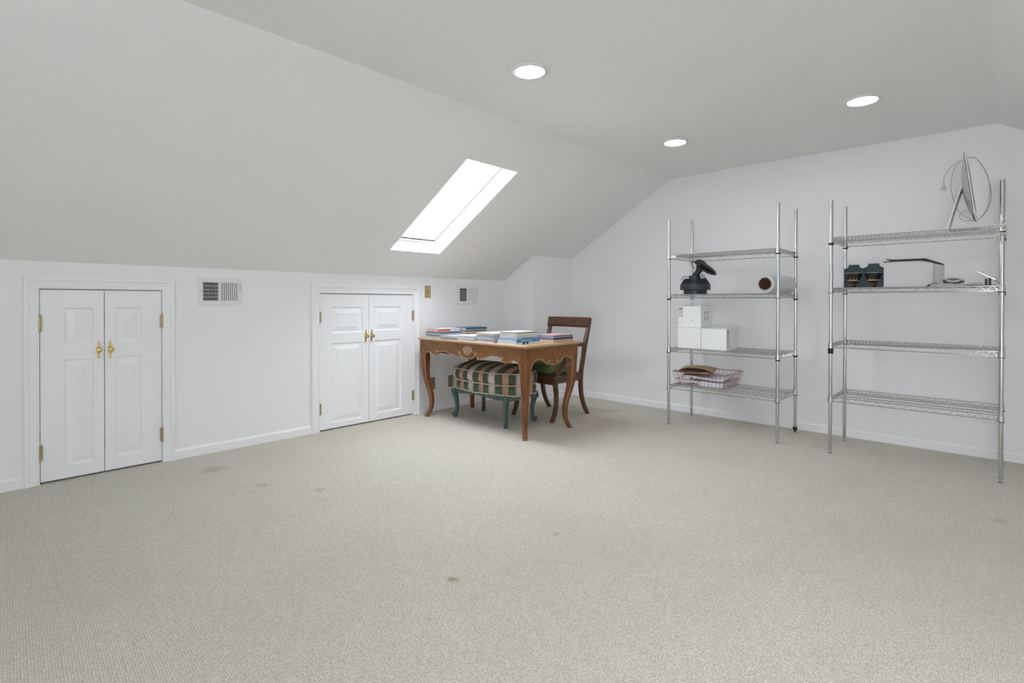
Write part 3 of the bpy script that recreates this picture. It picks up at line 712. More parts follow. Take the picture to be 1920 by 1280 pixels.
cush('cushion_border', 3.825-O.x, 4.235-O.x, YN+.018, YF-.018, .420, .462, M('dark_green_fabric', (.03, .045, .03), .85, var=(30, .3)))

# ------------------------------------------------------------------ wire shelving units
def post_mesh(h):
    prof = [(0, .022), (.0125, .022)]; z = .045
    while z < h-.02:
        prof += [(.0125, z), (.0113, z+.0005), (.0113, z+.0027), (.0125, z+.0032)]; z += .0254
    prof += [(.0125, h-.008), (.0135, h-.008), (.0135, h-.002), (.012, h), (0, h)]
    b = B(); b.lathe(prof, 14, smooth=True); return b
def foot_mesh(): return B().lathe([(0, 0), (.017, 0), (.019, .004), (.012, .009), (.006, .011), (.006, .024), (0, .024)], 14)
def zig(b, p0, p1, zt, zb, pitch, r, off):
    L = (p1-p0).length; n = max(2, int(round(L/pitch))); pts = []
    for k in range(2*n+1):
        q = p0.lerp(p1, k/(2*n)); pts.append((q.x, q.y, zt if k % 2 else zb))
    b.tube(pts, r, 4, ph=pi/4)
def shelf_unit(name, label, x0, x1, y0, y1, hts, zsh, labelplate=None, clips=None):
    t = thing(name, label, 'shelving unit', ((x0+x1)/2, (y0+y1)/2, 0), 0, 'chrome wire shelving units')
    hx, hy = (x1-x0)/2, (y1-y0)/2
    for (sx, sy), h in zip(((-1, 1), (1, 1), (-1, -1), (1, -1)), hts):
        p = post_mesh(h).make('post', chrome_m, t); p.location = (sx*hx, sy*hy, 0)
        f_ = foot_mesh().make('levelling_foot', chrome_m, p)
    sm = None
    for si, z in enumerate(zsh):
        b = B(); zt, zb = -.004, -.034
        for s in (-1, 1):
            for zz in (zt, zb):
                b.tube([(s*hx, -hy+.012, zz), (s*hx, hy-.012, zz)], .0032, 6); b.tube([(-hx+.012, s*hy, zz), (hx-.012, s*hy, zz)], .0032, 6)
            zig(b, Vector((s*hx, -hy+.014, 0)), Vector((s*hx, hy-.014, 0)), zt, zb, .062, .0022, 0)
            zig(b, Vector((-hx+.014, s*hy, 0)), Vector((hx-.014, s*hy, 0)), zt, zb, .040, .0022, 0)
        fr = b.make('shelf', wire_m, t); fr.location = (0, 0, z)
        b = B()
        n = int(round((2*hy-.03)/.0245))
        for k in range(n+1):
            y = -hy+.015+(2*hy-.03)*k/n; b.tube([(-hx, y, -.0019), (hx, y, -.0019)], .0019, 5, caps=False)
        for xx in (-hx*.5, 0, hx*.5): b.tube([(xx, -hy, -.0065), (xx, hy, -.0065)], .0028, 5, caps=False)
        o = b.make('wire_deck', wire_m, fr); o['kind'] = 'stuff'
        for i, (sx, sy) in enumerate(((-1, 1), (1, 1), (-1, -1), (1, -1))):
            b = B(); b.lathe([(.0128, .0), (.0165, .0), (.0180, -.040), (.0128, -.040)], 14); b.v = [v+Vector((sx*hx, sy*hy, 0)) for v in b.v]
            b.make('corner_collar', chrome_m, fr)
            cl = (clips or {}).get((si, i), .006)
            b = B(); b.lathe([(.0128, -.040), (.0186, -.040), (.0180, -.040-cl), (.0128, -.040-cl)], 14); b.v = [v+Vector((sx*hx, sy*hy, 0)) for v in b.v]
            b.make('sleeve', blackpl_m, fr)
        if labelplate == si:
            b = B(); b.b2((-hx-.0055, hy-.068, -.034), (-hx-.0035, hy-.020, -.006)); b.make('label_plate', M('white_label', (.85, .86, .88), .3), fr)
    return t
# post order: near-left, far-left, near-right, far-right as seen in the photograph
CL1 = {(3, 0): .004, (3, 1): .006, (3, 2): .010, (3, 3): .010, (2, 0): .014, (2, 1): .004, (2, 3): .014, (2, 2): .004, (1, 0): .006, (1, 2): .010, (1, 1): .004, (1, 3): .014, (0, 0): .002, (0, 2): .004, (0, 1): .002, (0, 3): .006}
u1 = shelf_unit('wire_shelving_unit', 'chrome wire shelving unit on the left, holding boxes, a fan and a wire basket', 4.505, 4.988, 1.328, 2.262, (1.895, 1.94, 1.925, 1.94), (.366, .707, 1.200, 1.562), 3,
                CL1)
CL2 = {(3, 0): .018, (3, 1): .012, (3, 2): .006, (3, 3): .018, (2, 0): .003, (2, 1): .006, (2, 2): .005, (2, 3): .020, (1, 0): .040, (1, 1): .002, (1, 2): .004, (1, 3): .020, (0, 0): .002, (0, 1): .001, (0, 2): .004, (0, 3): .010}
b = B(); b.lathe([(.0128, .018), (.0150, .016), (.0185, .046), (.0128, .048)], 14); b.v = [v+Vector((.2415, -.467, 0)) for v in b.v]; b.make('sleeve', blackpl_m, u1)
u2 = shelf_unit('wire_shelving_unit', 'chrome wire shelving unit on the right, with a computer on top and empty lower shelves', 4.480, 4.957, .020, .953, (1.892, 1.905, 1.895, 1.933), (.424, .826, 1.238, 1.612), None,
                CL2)
# white twine tied round the near right corner of the right unit
b = B(); px_, py_ = 4.480, .020; tw = []
for k in range(60):
    a = k*.62; tw.append((px_+.0215*cos(a), py_+.0215*sin(a), 1.562-.014*sin(k*.11)+(.052*(k/60))))
b.tube(tw, .0032, 6)
b.tube(spline([(px_-.02, py_+.01, 1.60), (px_-.018, py_+.05, 1.625), (px_-.012, py_+.085, 1.615)], 5), .003, 6)
b.tube(spline([(px_-.02, py_-.005, 1.61), (px_-.018, py_-.022, 1.640), (px_-.012, py_-.010, 1.652), (px_-.020, py_+.012, 1.622)], 5), .003, 6)
b.tube(spline([(px_-.022, py_+.012, 1.565), (px_-.026, py_+.016, 1.53), (px_-.022, py_+.008, 1.50), (px_-.026, py_+.016, 1.475), (px_-.022, py_+.012, 1.45)], 5), .0032, 6)
b.tube(spline([(px_-.020, py_+.02, 1.565), (px_-.022, py_+.035, 1.54), (px_-.020, py_+.030, 1.515)], 5), .0028, 6)
o = b.make('twine', M('white_twine', (.74, .72, .66), .9, var=(200, .2)), origin=(px_, py_, 1.45)); tag(o, 'white twine tied around the near right post of the right shelving unit', 'twine')

# ------------------------------------------------------------------ objects on the left unit
ZA, ZB_, ZD = 1.2005, .7075, .3665
grey_m = M('charcoal_plastic', (.030, .040, .048), .45, var=(30, .12)); greyd_m = M('dark_charcoal_plastic', (.012, .014, .017), .4)
t = thing('desk_fan', 'charcoal plastic desk fan standing head down on the second shelf', 'fan', (4.74, 2.118, ZA))
b = B(); b.lathe([(0, 0), (.103, 0), (.104, .004), (.104, .040), (0, .040)], 40); b.make('front_grille', grey_m, t)
b = B(); b.lathe([(.100, .038), (.133, .040), (.135, .046), (.135, .092), (.128, .097), (.10, .097)], 48); b.make('housing_ring', grey_m, t)
b = B(); b.lathe([(.122, .094), (.090, .142), (0, .142)], 40); fr = b.make('rear_cone', greyd_m, t)
b = B()
for k in range(44):
    a = 2*pi*k/44; m4 = Matrix.Rotation(a, 4, 'Z')
    b._add([(.122, -.0022, .094), (.122, .0022, .094), (.092, .0022, .144), (.092, -.0022, .144), (.129, -.0022, .096), (.129, .0022, .096), (.098, .0022, .147), (.098, -.0022, .147)],
           [(0, 1, 2, 3), (4, 7, 6, 5), (0, 4, 5, 1), (1, 5, 6, 2), (2, 6, 7, 3), (3, 7, 4, 0)], 0, False, m4)
o = b.make('cooling_fins', grey_m, t); o['kind'] = 'stuff'
b = B(); b.lathe([(.0, .140), (.052, .140), (.052, .170), (.046, .176), (0, .176)], 32, Matrix.Translation((-.0, .005, 0))); b.make('hub', grey_m, t)
VX = Vector((.50, -.866, 0)).normalized()           # sideways direction of the folded base
SXv = VX; 
def side(u, z, o=0): q = SXv*u; return Vector((q.x+.866*o, q.y+.5*o, z))
b = B(); b.tube([side(0, .170), side(.018, .200), side(.040, .232)], [.034, .026, .030], 16); b.make('neck', greyd_m, t)
b = B()
ang = radians(-35); ctr = side(.092, .243)
ax = (SXv*cos(ang)+Vector((0, 0, sin(ang)))).normalized(); nz_ = Vector((-SXv.x*sin(ang)*-1, -SXv.y*sin(ang)*-1, cos(ang))); nz_ = (nz_-ax*nz_.dot(ax)).normalized(); bx_ = nz_.cross(ax)
m4 = Matrix(((ax.x, bx_.x, nz_.x, ctr.x), (ax.y, bx_.y, nz_.y, ctr.y), (ax.z, bx_.z, nz_.z, ctr.z), (0, 0, 0, 1)))
b.lathe([(0, -.030), (.050, -.030), (.090, -.018), (.112, -.002), (.112, .006), (.095, .020), (.060, .030), (0, .033)], 40, m4); b.make('base', greyd_m, t)
b = B(); b.ell((0, 0, 0), (.036, .040, .034), Matrix.Translation(side(.044, .256)), n=18, m=12); b.make('pivot', grey_m, t)
b = B(); b.lathe([(0, -.026), (.040, -.026), (.062, -.020), (.066, 0), (.052, .026), (.030, .036), (0, .038)], 32, m4 @ Matrix.Translation((-.052, 0, .006))); b.make('base_hump', greyd_m, t)
b = B()
b.tube(spline([side(.030, .285), side(.005, .305), side(-.025, .300), side(-.034, .280), side(-.015, .250), side(-.005, .235)], 5), .003, 6)
b.tube(spline([side(-.050, .163), side(-.100, .165), side(-.118, .150), side(-.124, .125)], 5), .003, 6)
b.tube(spline([side(.060, .190), side(.100, .140), side(.135, .085)], 5), .003, 6); b.tube(spline([side(.052, .190), side(.062, .165), side(.085, .145)], 5), .003, 6)
b.make('power_cord', blackpl_m, t)

# stretch film roll
film_m = M('stretch_film', (.80, .81, .80), .25, sss=.3, trans=.35, var=(30, .03)); core_m = M('cardboard_core', (.040, .017, .007), .9)
fa_, fb_ = Vector((4.545, 1.440, ZA+.078)), Vector((5.00, 1.395, ZA+.078))
t = thing('stretch_film_roll', 'roll of clear stretch film with brown cardboard core lying on the second shelf', 'film roll', ((fa_.x+fb_.x)/2, (fa_.y+fb_.y)/2, ZA))
d = fb_-fa_; Lr = d.length; q = d.to_track_quat('Z', 'Y').to_matrix().to_4x4(); m4 = Matrix.Translation(fa_-Vector(t.location)) @ q
b = B(); b.lathe([(.050, 0), (.075, 0), (.0775, .003), (.0775, Lr-.003), (.075, Lr), (.050, Lr), (.050, 0)], 48, m4); b.make('film', film_m, t)
b = B(); b.lathe([(.0420, -.001), (.0495, -.001), (.0495, Lr+.001), (.0420, Lr+.001), (.0420, -.001)], 40, m4); b.make('core', core_m, t)
b = B(); b.lathe([(.0496, -.0008), (.056, -.0008)], 48, m4); b.make('inner_wraps', M('film_inner', (.62, .60, .54), .3), t)
b = B(); b.lathe([(0, Lr-.004), (.0419, Lr-.004), (.0419, Lr-.001), (0, Lr-.001)], 32, m4); b.make('core_dark_disc', dark_m, t)  # black disc stands for the dark depth of the core

# white cartons
card_m = M('white_cardboard', (.80, .81, .82), .55, var=(6, .02)); ink_m = M('black_ink', (.01, .01, .015), .6); inkg_m = M('grey_ink', (.35, .36, .38), .6)
def carton(label, x0, x1, y0, y1, z, h, gap=.004):
    t = thing('carton', label, 'box', ((x0+x1)/2, (y0+y1)/2, z), 0, 'white cardboard cartons')
    hx, hy = (x1-x0)/2, (y1-y0)/2
    b = B(); b.b2((-hx, -hy, 0), (hx, hy, h-.004)); b.make('body', card_m, t, bevel=.003)
    for s in (-1, 1):
        b = B(); n = 8; vs = []
        for k in range(n+1):
            for zz in (0, .003):
                for xx in (-hx, 0 - s*0): pass
        rings = []
        for k in range(n+1):
            y = -hy+2*hy*k/n; lift = gap*sin(pi*k/n)
            a, c = (-hx, -.001) if s < 0 else (.001, hx)
            rings.append([(a, y, h-.0035+lift*(1 if s < 0 else .3)), (c, y, h-.0035+lift*.2), (c, y, h-.0005+lift*.2), (a, y, h-.0005+lift*(1 if s < 0 else .3))])
        b.loft(rings, smooth=False); b.make('flap', card_m, t)
    return t, hx, hy
def front_rect(b, hx, y0, y1, z0, z1): b.b2((-hx-.0008, y0, z0), (-hx+.001, y1, z1))
def side_rect(b, hy, x0, x1, z0, z1): b.b2((x0, -hy-.0008, z0), (x1, -hy+.001, z1))
def arrows(b, R, z0, z1, u0, u1):
    w_ = u1-u0; e = .0012; th = .002
    R(b, u0, u1, z0, z0+th*.6); R(b, u0, u1, z1-th*.6, z1); R(b, u0, u0+e, z0, z1); R(b, u1-e, u1, z0, z1)
    R(b, u0+.10*w_, u1-.10*w_, z0+.07*(z1-z0), z0+.12*(z1-z0))
    for f in (.32, .68):
        c = u0+f*w_; R(b, c-.0018, c+.0018, z0+.2*(z1-z0), z1-.22*(z1-z0))
        for k in range(6): hw = .0065*(1-k/6); zz = z1-.25*(z1-z0)+k*.0035; R(b, c-hw, c+hw, zz, zz+.0035)
bx1, hx, hy = carton('white carton with two upward arrows on its front, stacked on top', 4.56, 4.80, 1.985, 2.203, ZB_+.1905, .198, .006)
b = B(); Rf = lambda b, a, c, z0, z1: front_rect(b, hx, -c, -a, z0, z1)   # u grows to the right in the photo
arrows(b, Rf, .096, .184, -.100, -.060); b.make('up_arrows', ink_m, bx1)
b = B()
for k in range(5): Rf(b, -.012, -.002, .030+k*.0125, .0315+k*.0125)
for k in range(2): Rf(b, -.103, -.078+.006*k, .040-.006*k, .0415-.006*k)
Rf(b, .026, .036, .058, .068); b.make('small_print', inkg_m, bx1)
b = B(); hyy = hy
def Rs(b, a, c, z0, z1): side_rect(b, hyy, a, c, z0, z1)
for (a, c, z0, z1) in ((-.035, -.030, .070, .140), (-.035, -.008, .136, .143), (-.035, -.020, .066, .074), (.010, .035, .140, .146), (.031, .036, .080, .146), (.006, .036, .078, .084), (.004, .008, .062, .090)): Rs(b, a, c, z0, z1)
b.make('handling_mark', ink_m, bx1)
bx2, hx, hy = carton('plain white carton under the upper carton, left of the pair', 4.555, 4.80, 1.982, 2.200, ZB_, .190, .0005)
bx3, hx, hy = carton('plain white carton beside the lower left one, with arrows at its right end', 4.550, 4.80, 1.752, 1.976, ZB_, .190, .003)
b = B(); hyy = hy
def Rs3(b, a, c, z0, z1): side_rect(b, hyy, a, c, z0, z1)
arrows(b, Rs3, .080, .178, -hx+.008, -hx+.058)
for (a, c, z0, z1) in ((-hx+.012, -hx+.016, .025, .062), (-hx+.05, -hx+.054, .025, .062), (-hx+.012, -hx+.028, .060, .064), (-hx+.038, -hx+.054, .060, .064), (-hx+.012, -hx+.054, .023, .026)): Rs3(b, a, c, z0, z1)
b.make('up_arrows', ink_m, bx3)

# copper wire basket with papers
cop_m = M('copper_wire', (.36, .13, .10), .35, .7)
t = thing('wire_basket', 'copper coloured wire basket of papers on the lowest shelf', 'basket', (4.745, 1.995, ZD))
O = Vector(t.location)
b0 = (4.560, 4.905, 1.785, 2.205); t0_ = (4.535, 4.965, 1.757, 2.235); HB = .125
def rim(r, z): return [(r[0]-O.x, r[2]-O.y, z), (r[1]-O.x, r[2]-O.y, z), (r[1]-O.x, r[3]-O.y, z), (r[0]-O.x, r[3]-O.y, z)]
def lerp_r(f): return tuple(a+(c-a)*f for a, c in zip(b0, t0_))
b = B(); b.tube(rim(t0_, HB), .0032, 6, closed=True); b.make('rim', cop_m, t)
b = B()
for f in (.03, .42): b.tube(rim(lerp_r(f), HB*f+.003), .0022, 5, closed=True)
A0, A1 = rim(b0, .004), rim(t0_, HB)
for e, cnt in ((0, 9), (1, 13), (2, 9), (3, 13)):
    p0, p1, q0, q1 = [Vector(v) for v in (A0[e], A0[(e+1) % 4], A1[e], A1[(e+1) % 4])]
    for k in range(cnt+1): b.tube([p0.lerp(p1, k/cnt), q0.lerp(q1, k/cnt)], .0017, 4)
for k in range(13): y = b0[2]+(b0[3]-b0[2])*(k+.5)/13-O.y; b.tube([(b0[0]-O.x, y, .003), (b0[1]-O.x, y, .003)], .0017, 4)
o = b.make('wire_mesh', cop_m, t); o['kind'] = 'stuff'
lp = M('loose_paper', (.74, .76, .83), .75, var=(40, .06))
def sheetobj(name, label, cat, x0, x1, y0, y1, zf, th, mat, rz=0, n=14, grp=None):
    cx_, cy_ = (x0+x1)/2, (y0+y1)/2; b = B(); q = n+1; hx, hy = (x1-x0)/2, (y1-y0)/2; vs = []
    for s in (0, 1):
        for i in range(q):
            for j in range(q): u, v = -1+2*i/n, -1+2*j/n; vs.append((u*hx, v*hy, zf(u, v)+s*th))
    fs = []
    for i in range(n):
        for j in range(n):
            a = i*q+j; fs.append((a, a+q, a+q+1, a+1)); k = q*q+a; fs.append((k, k+1, k+q+1, k+q))
    Q = q*q
    for i in range(n): fs += [(i*q, Q+i*q, Q+(i+1)*q, (i+1)*q), (i*q+n, (i+1)*q+n, Q+(i+1)*q+n, Q+i*q+n), (i, i+1, Q+i+1, Q+i), (n*q+i, Q+n*q+i, Q+n*q+i+1, n*q+i+1)]
    b._add(vs, fs, 0, True); z0 = min(v.z for v in b.v)
    for v in b.v: v.z -= z0
    o = b.make(name, mat); o.location = (cx_, cy_, ZD+z0); o.rotation_euler = (0, 0, rz); tag(o, label, cat, grp); return o
b = B(); b.b2((-.15, -.105, 0), (.15, .105, .046)); o = b.make('paper_block', paper_m); o.location = (4.725, 1.897, ZD+.006); tag(o, 'thick white block of paper in the right part of the basket', 'paper')
sheetobj('paper_sheaf', 'curled sheaf of white papers in the left part of the basket', 'paper', 4.60, 4.86, 2.015, 2.185, lambda u, v: .008+.018*(1-v*v)+.012*max(0, -v), .016, lp)
sheetobj('paper_sheaf', 'loose white papers sloping over the paper block in the basket', 'paper', 4.585, 4.90, 1.805, 2.185, lambda u, v: .068+.022*(v > -2)*(.5+.5*sin(v*2.2))*.9+.006*u, .010, lp, .04)
kraft_m = M('kraft_paper', (.42, .31, .18), .8, var=(20, .12))
# open-mouthed arched kraft envelope on top
cx_, cy_ = 4.735, 2.09
en = thing('envelope', 'tan kraft envelope bulging open on top of the papers in the basket', 'envelope', (cx_, cy_, ZD+.112), radians(14))
def wavy(name, zf, th, mat, hx, hy, n=16):
    b = B(); q = n+1; vs = []
    for s in (0, 1):
        for i in range(q):
            for j in range(q): u, v = -1+2*i/n, -1+2*j/n; vs.append((u*hx, v*hy, zf(u, v)+s*th))
    fs = []; Q = q*q
    for i in range(n):
        for j in range(n): a = i*q+j; fs.append((a, a+q, a+q+1, a+1)); k = Q+a; fs.append((k, k+1, k+q+1, k+q))
    for i in range(n): fs += [(i*q, Q+i*q, Q+(i+1)*q, (i+1)*q), (i*q+n, (i+1)*q+n, Q+(i+1)*q+n, Q+i*q+n), (i, i+1, Q+i+1, Q+i), (n*q+i, Q+n*q+i, Q+n*q+i+1, n*q+i+1)]
    b._add(vs, fs, 0, True); return b.make(name, mat, en)
wavy('back_sheet', lambda u, v: .004+.010*v*v+.004*u, .0012, M('kraft_inside', (.36, .17, .08), .8), .165, .150)
wavy('front_sheet', lambda u, v: .012+.046*(1-abs(v)**2.2)*(.55+.45*max(0, -u*.6+.5))+.010*v*v+.004*u, .0012, kraft_m, .165, .150)
wavy('inner_paper', lambda u, v: .0075+.011*v*v+.004*u, .003, M('pink_paper', (.62, .46, .40), .7), .168, .120)

# ------------------------------------------------------------------ objects on the right unit
ZT, ZU = 1.6125, 1.2385
# two toleware wall brackets with urns
tole_m = M('dark_blue_tole', (.018, .042, .058), .42, var=(9, .5), coat=.15); blackg_m = M('black_gloss', (.006, .006, .007), .18, coat=.5, var=(20, .3)); gold_m = M('worn_gold', (.52, .38, .20), .35, .8, var=(60, .4))
rimm = M('rim_grey', (.30, .32, .33), .25, .6)
for i, (yc, nm, dx, h) in enumerate(((.853, 'left dark blue painted wall sconce with half urn, standing on the shelf', 0, .178), (.727, 'right dark blue painted wall sconce with half urn, standing on the shelf', .0, .182))):
    t = thing('wall_sconce', nm, 'wall sconce', (4.735+dx, yc, ZU), 0, 'pair of painted wall sconces')
    hw = .0615; arc = []
    for k in range(7): a = k/6*pi/2; arc.append((hw-.030*sin(a)-.002 if False else hw-.030+.030*(1-sin(a)), h-.028+.028*(1-cos(a))))
    poly = [(-hw, 0), (hw, 0)]+[(hw, h-.030)]+[(hw-.028*sin(a_), h-.030+.030*(1-cos(a_))) for a_ in [k/6*pi/2 for k in range(1, 7)]]
    poly = poly+[(-p[0], p[1]) for p in poly[2:][::-1]]
    b = B(); b.prism(poly, lambda p, q, tt: (tt, p, q), -.002, .002); b.make('back_plate', tole_m, t)
    b = B()
    for s in (-1, 1): b.b2((-.014, s*hw-.001, 0), (.002, s*hw+.001, h-.030))
    b.make('side_flange', tole_m, t)
    m4 = Matrix.Translation((-.002, 0, 0)) @ Matrix.Rotation(pi/2, 4, 'Z')
    hb = lambda prof, name, mat: B().lathe(prof, 20, m4, 0, 0, pi).make(name, mat, t)
    hb([(0, .108), (.057, .108), (.060, .112), (.057, .116), (0, .116)], 'rim', rimm)
    hb([(.055, .108), (.052, .095), (.044, .075), (.038, .060), (.0, .060)], 'bowl', blackg_m)
    hb([(.036, .061), (.0425, .060), (.0435, .056), (.0425, .053), (.036, .0525)], 'gold_band', gold_m)
    hb([(0, .0535), (.038, .0535), (.026, .040), (.012, .034), (0, .034)], 'urn_base', M('tortoise', (.05, .016, .010), .25, coat=.4))
    hb([(0, .034), (.014, .033), (.015, .029), (.011, .026), (.008, .020), (.016, .012), (.020, 0), (0, 0)], 'stem', M('dark_bronze', (.06, .035, .015), .3, .7))
    b = B(); b.ell((-.014, 0, .027), (.006, .009, .004), n=10, m=6); b.ell((-.012, 0, .012), (.005, .004, .005), n=8, m=6); b.make('gilt_ring', gold_m, t)
    b = B()
    for a in (-35, -5, 25): b.ell((-.002-.0415*cos(radians(a)), .041*sin(radians(a)), .069), (.003, .0028, .0045), n=8, m=6)
    b.make('gold_beads', gold_m, t)

# nested black sheet-metal stands
blk_m = M('black_sheet_metal', (.010, .010, .012), .5)
NP = 9
for i in range(NP):
    k = NP-1-i                                         # k=0 outermost (rightmost upright)
    yv = .318+.0071*k; zt_ = 1.388+.0022*k; ztop = 1.437-.0012*k+.0; yend = .622-.004*k
    pts = [(yend+.012*0, ZU+.0012+.0001*k), (yv+.045, ZU+.0012+.0001*k), (yv+.004, ZU+.018+.001*k), (yv, ZU+.024), (yv-.0, zt_), (yv+.006, zt_+.008), (.418+.004*k, ztop+.001), (.60, ztop), (.628-.002*k, ztop+(.004 if k < 7 else 0)), (.645-.003*k, ztop+(.008 if k < 7 else -.001))]
    if k == 8: pts = pts[:-2]+[(.662, ztop-.002)]
    nm = {0: 'outermost', 8: 'innermost'}.get(k)
    lb = 'nested black sheet metal stand, %s of the set on the right unit' % (nm or (ORD[k].replace(' from top', '')+' from the outside'))
    b = B(); tk = .0017; up_ = []
    for j, p_ in enumerate(pts):
        a, c = Vector(pts[max(j-1, 0)]), Vector(pts[min(j+1, len(pts)-1)]); d_ = (c-a).normalized(); nn = Vector((-d_.y, d_.x))*tk/2
        up_.append([(x_, p_[0]+s*nn.x-.40, p_[1]+s*nn.y-ZU) for x_, s in ((-.05, -1), (.05, -1), (.05, 1), (-.05, 1))])
    b.loft(up_, smooth=False); o = b.make('metal_stand', blk_m); o.location = (4.72, .40, ZU); o.rotation_euler = (0, 0, radians(4.3)); tag(o, lb, 'metal stand', 'nested black metal stands')

# grey folded sleeve, cable coil, pale pad, tablet on dock
o = B(); 
rings = []
for k in range(13):
    y = .385-.245*k/12; hgt = .017*(1-(k/12)**3)+.003; rings.append([(4.64, y, ZU), (4.82, y, ZU), (4.82, y, ZU+hgt), (4.73, y, ZU+hgt+.004*sin(k)), (4.64, y, ZU+hgt)])
o.loft(rings); o = o.make('folded_sleeve', M('silver_fabric', (.34, .35, .37), .4, .3, var=(25, .3)), origin=(4.73, .26, ZU)); tag(o, 'flat silver grey folded sleeve under the cable coil on the right unit', 'sleeve')
b = B(); pts = []
for k in range(120):
    a = k*.5; rr_ = 1+.14*sin(k*1.7); pts.append((4.71+.055*rr_*cos(a), .265+.048*rr_*sin(a), ZU+.026+.024*(k/120)+.007*sin(k*.9)))
b.tube(pts, .0038, 6)
o = b.make('cable_coil', M('grey_cable', (.24, .245, .25), .4, var=(50, .6)), origin=(4.71, .265, ZU+.03)); tag(o, 'coil of grey and white cable lying on the folded sleeve', 'cable')
b = B(); b.tube(spline([(4.655, .318, ZU+.060), (4.648, .300, ZU+.045), (4.645, .275, ZU+.034), (4.646, .245, ZU+.034), (4.650, .225, ZU+.044), (4.652, .212, ZU+.038)], 6), .0035, 6); b.make('white_end', M('white_cable', (.75, .75, .75), .4), o).location = (-4.71, -.265, -ZU-.03)
b = B(); b.b2((-.04, -.035, 0), (.04, .045, .012)); b.b2((-.03, -.030, .012), (.035, .035, .017)); o = b.make('cream_pad', M('cream_plastic', (.55, .54, .45), .5), bevel=.003); o.location = (4.66, .150, ZU+.006); tag(o, 'small cream pad beside the tilted tablet on the right unit', 'pad')
b = B(); b.b2((-.06, -.090, 0), (.06, .065, .0055)); o = b.make('black_tray', blackpl_m, bevel=.002); o.location = (4.66, .130, ZU); tag(o, 'thin black tray under the cream pad and tablet dock', 'tray')
t = thing('tablet', 'silver tablet tilted up on a black dock beside the near right post', 'tablet', (4.66, .085, ZU+.0058))
b = B(); b.b2((-.03, -.012, 0), (.03, .000, .043)); b.b2((-.03, .006, 0), (.03, .018, .040)); b.make('dock', blackpl_m, t, bevel=.002)
b = B(); b.box((0, 0, 0), (.09, .112, .010), Matrix.Translation((0, .014, .062)) @ Matrix.Rotation(radians(31), 4, 'X')); b.make('screen_body', M('brushed_silver', (.62, .65, .68), .2, .9), t, bevel=.002)
b = B(); b.tube([(0, -.012, .046), (0, -.052, .010)], .002, 6); b.make('prop_wire', blackpl_m, t)

# all-in-one computer seen from its edge
alu_m = M('aluminium', (.40, .405, .41), .4, .35)
t = thing('all_in_one_computer', 'thin silver all-in-one computer seen edge-on atop the right shelving unit', 'computer', (4.665, .18, ZT))
O = Vector(t.location)
top = Vector((0, .200-.18, 2.090-ZT)); bot = Vector((0, .152-.18, 1.692-ZT)); HW = .264
upv = (bot-top); nrm = Vector((0, -upv.z, upv.y)).normalized()   # towards the back (+y)
if nrm.y < 0: nrm = -nrm
b = B(); n, m = 20, 18; vs = []
for i in range(n+1):
    for j in range(m+1):
        u = -1+2*i/n; v = j/m; p_ = top.lerp(bot, v); bl = .040*(sin(pi*min(1, v*.94+.03))**.75)*max(0, 1-abs(u)**2.4)
        vs.append(Vector((u*HW, 0, 0))+p_+nrm*(.004+bl))
q = m+1; fs = [(i*q+j, (i+1)*q+j, (i+1)*q+j+1, i*q+j+1) for i in range(n) for j in range(m)]
k0 = len(vs); vs += [Vector((sx*HW, 0, 0))+top.lerp(bot, j/m) for sx in (-1, 1) for j in range(m+1)]
for j in range(m): fs += [(j, j+1, k0+j+1, k0+j), (n*q+j, k0+q+j, k0+q+j+1, n*q+j+1)]
b._add(vs, fs, 0, True); b.make('back_shell', alu_m, t)
b = B(); c4 = [Vector((sx*HW, 0, 0))+p_ for sx, p_ in ((-1, top), (1, top), (1, bot), (-1, bot))]
b._add([c-nrm*.0045 for c in c4]+[c+nrm*.0050 for c in c4], [(0, 1, 2, 3), (7, 6, 5, 4), (0, 4, 5, 1), (1, 5, 6, 2), (2, 6, 7, 3), (3, 7, 4, 0)]); b.make('bezel', M('lit_edge_white', (.90, .90, .91), .4), t, bevel=.001)  # near-white bezel puts the room-lit brightness of the edge into its colour
b = B(); mid = bot.lerp(top, .17); c4 = [Vector((sx*(HW-.008), 0, 0))+p_ for sx, p_ in ((-1, top.lerp(bot, .02)), (1, top.lerp(bot, .02)), (1, mid), (-1, mid))]
b._add([c-nrm*.0058 for c in c4]+[c-nrm*.0042 for c in c4], [(0, 1, 2, 3), (7, 6, 5, 4), (0, 4, 5, 1), (1, 5, 6, 2), (2, 6, 7, 3), (3, 7, 4, 0)]); b.make('screen', M('screen_glass', (.27, .27, .28), .25), t)
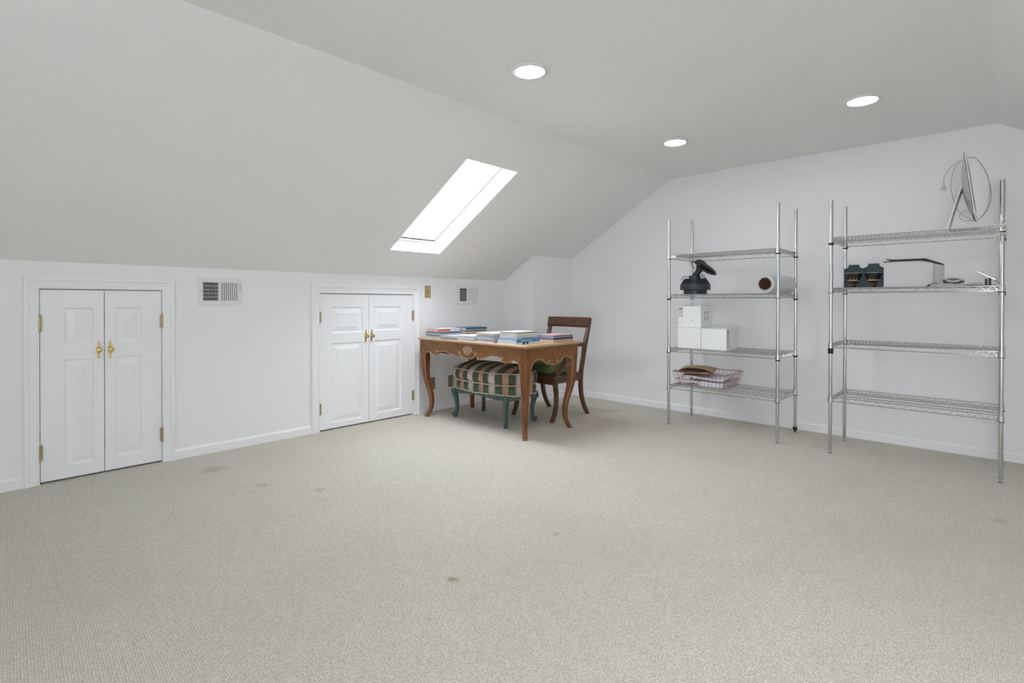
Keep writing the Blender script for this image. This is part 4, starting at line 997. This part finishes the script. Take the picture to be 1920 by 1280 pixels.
b = B(); st = spline([(0, .214-.18, 1.892-ZT), (0, .222-.18, 1.885-ZT), (0, .250-.18, 1.790-ZT), (0, .282-.18, 1.655-ZT), (0, .287-.18, 1.632-ZT), (0, .280-.18, 1.6195-ZT), (0, .262-.18, .0045), (0, .12-.18, .0045)], 4)
rings = []
for i, p_ in enumerate(st):
    a, c = st[max(i-1, 0)], st[min(i+1, len(st)-1)]; d_ = (c-a).normalized(); nn = Vector((0, -d_.z, d_.y))*.0035
    rings.append([p_-nn+Vector((-.098, 0, 0)), p_-nn+Vector((.050, 0, 0)), p_+nn+Vector((.050, 0, 0)), p_+nn+Vector((-.098, 0, 0))])
b.loft(rings, smooth=False); b.make('stand', M('stand_aluminium', (.62, .62, .63), .4, .35), t)
KX = 4.955; kf = KX/4.85
def kp(y, z, dx=0): return (KX-O.x+dx, y*kf-O.y, 1.13+(z-1.13)*kf-O.z)
cordA = [(.329, 1.975), (.332, 2.006), (.318, 2.05), (.286, 2.097), (.231, 2.129), (.190, 2.138), (.158, 2.125), (.111, 2.034), (.083, 1.92), (.080, 1.839), (.101, 1.758), (.139, 1.707), (.178, 1.703), (.241, 1.763), (.276, 1.854), (.291, 1.951), (.282, 2.044), (.257, 2.103), (.215, 2.137), (.165, 2.130), (.120, 2.060), (.090, 1.96), (.088, 1.86), (.098, 1.78), (.135, 1.712), (.184, 1.697), (.226, 1.706), (.243, 1.735), (.222, 1.766), (.184, 1.771), (.170, 1.80)]
b = B(); b.tube(spline([kp(y, z, .010*sin(i*.9)) for i, (y, z) in enumerate(cordA)], 6), .0018, 8); cord = b.make('power_cord', M('grey_cord', (.34, .34, .35), .45), t)
b = B(); x_, y_, z_ = kp(.329, 1.965); b.tube([(x_, y_, z_+.01), (x_, y_, z_-.002), (x_, y_, z_-.014)], [.004, .007, .012], 10); b.b2((x_-.012, y_-.014, z_-.030), (x_+.012, y_+.014, z_-.012))
b.b2((x_-.003, y_-.009, z_-.046), (x_+.003, y_-.0075, z_-.030)); b.b2((x_-.003, y_+.0075, z_-.046), (x_+.003, y_+.009, z_-.030)); b.make('plug', M('pale_plug', (.55, .55, .56), .4), cord)
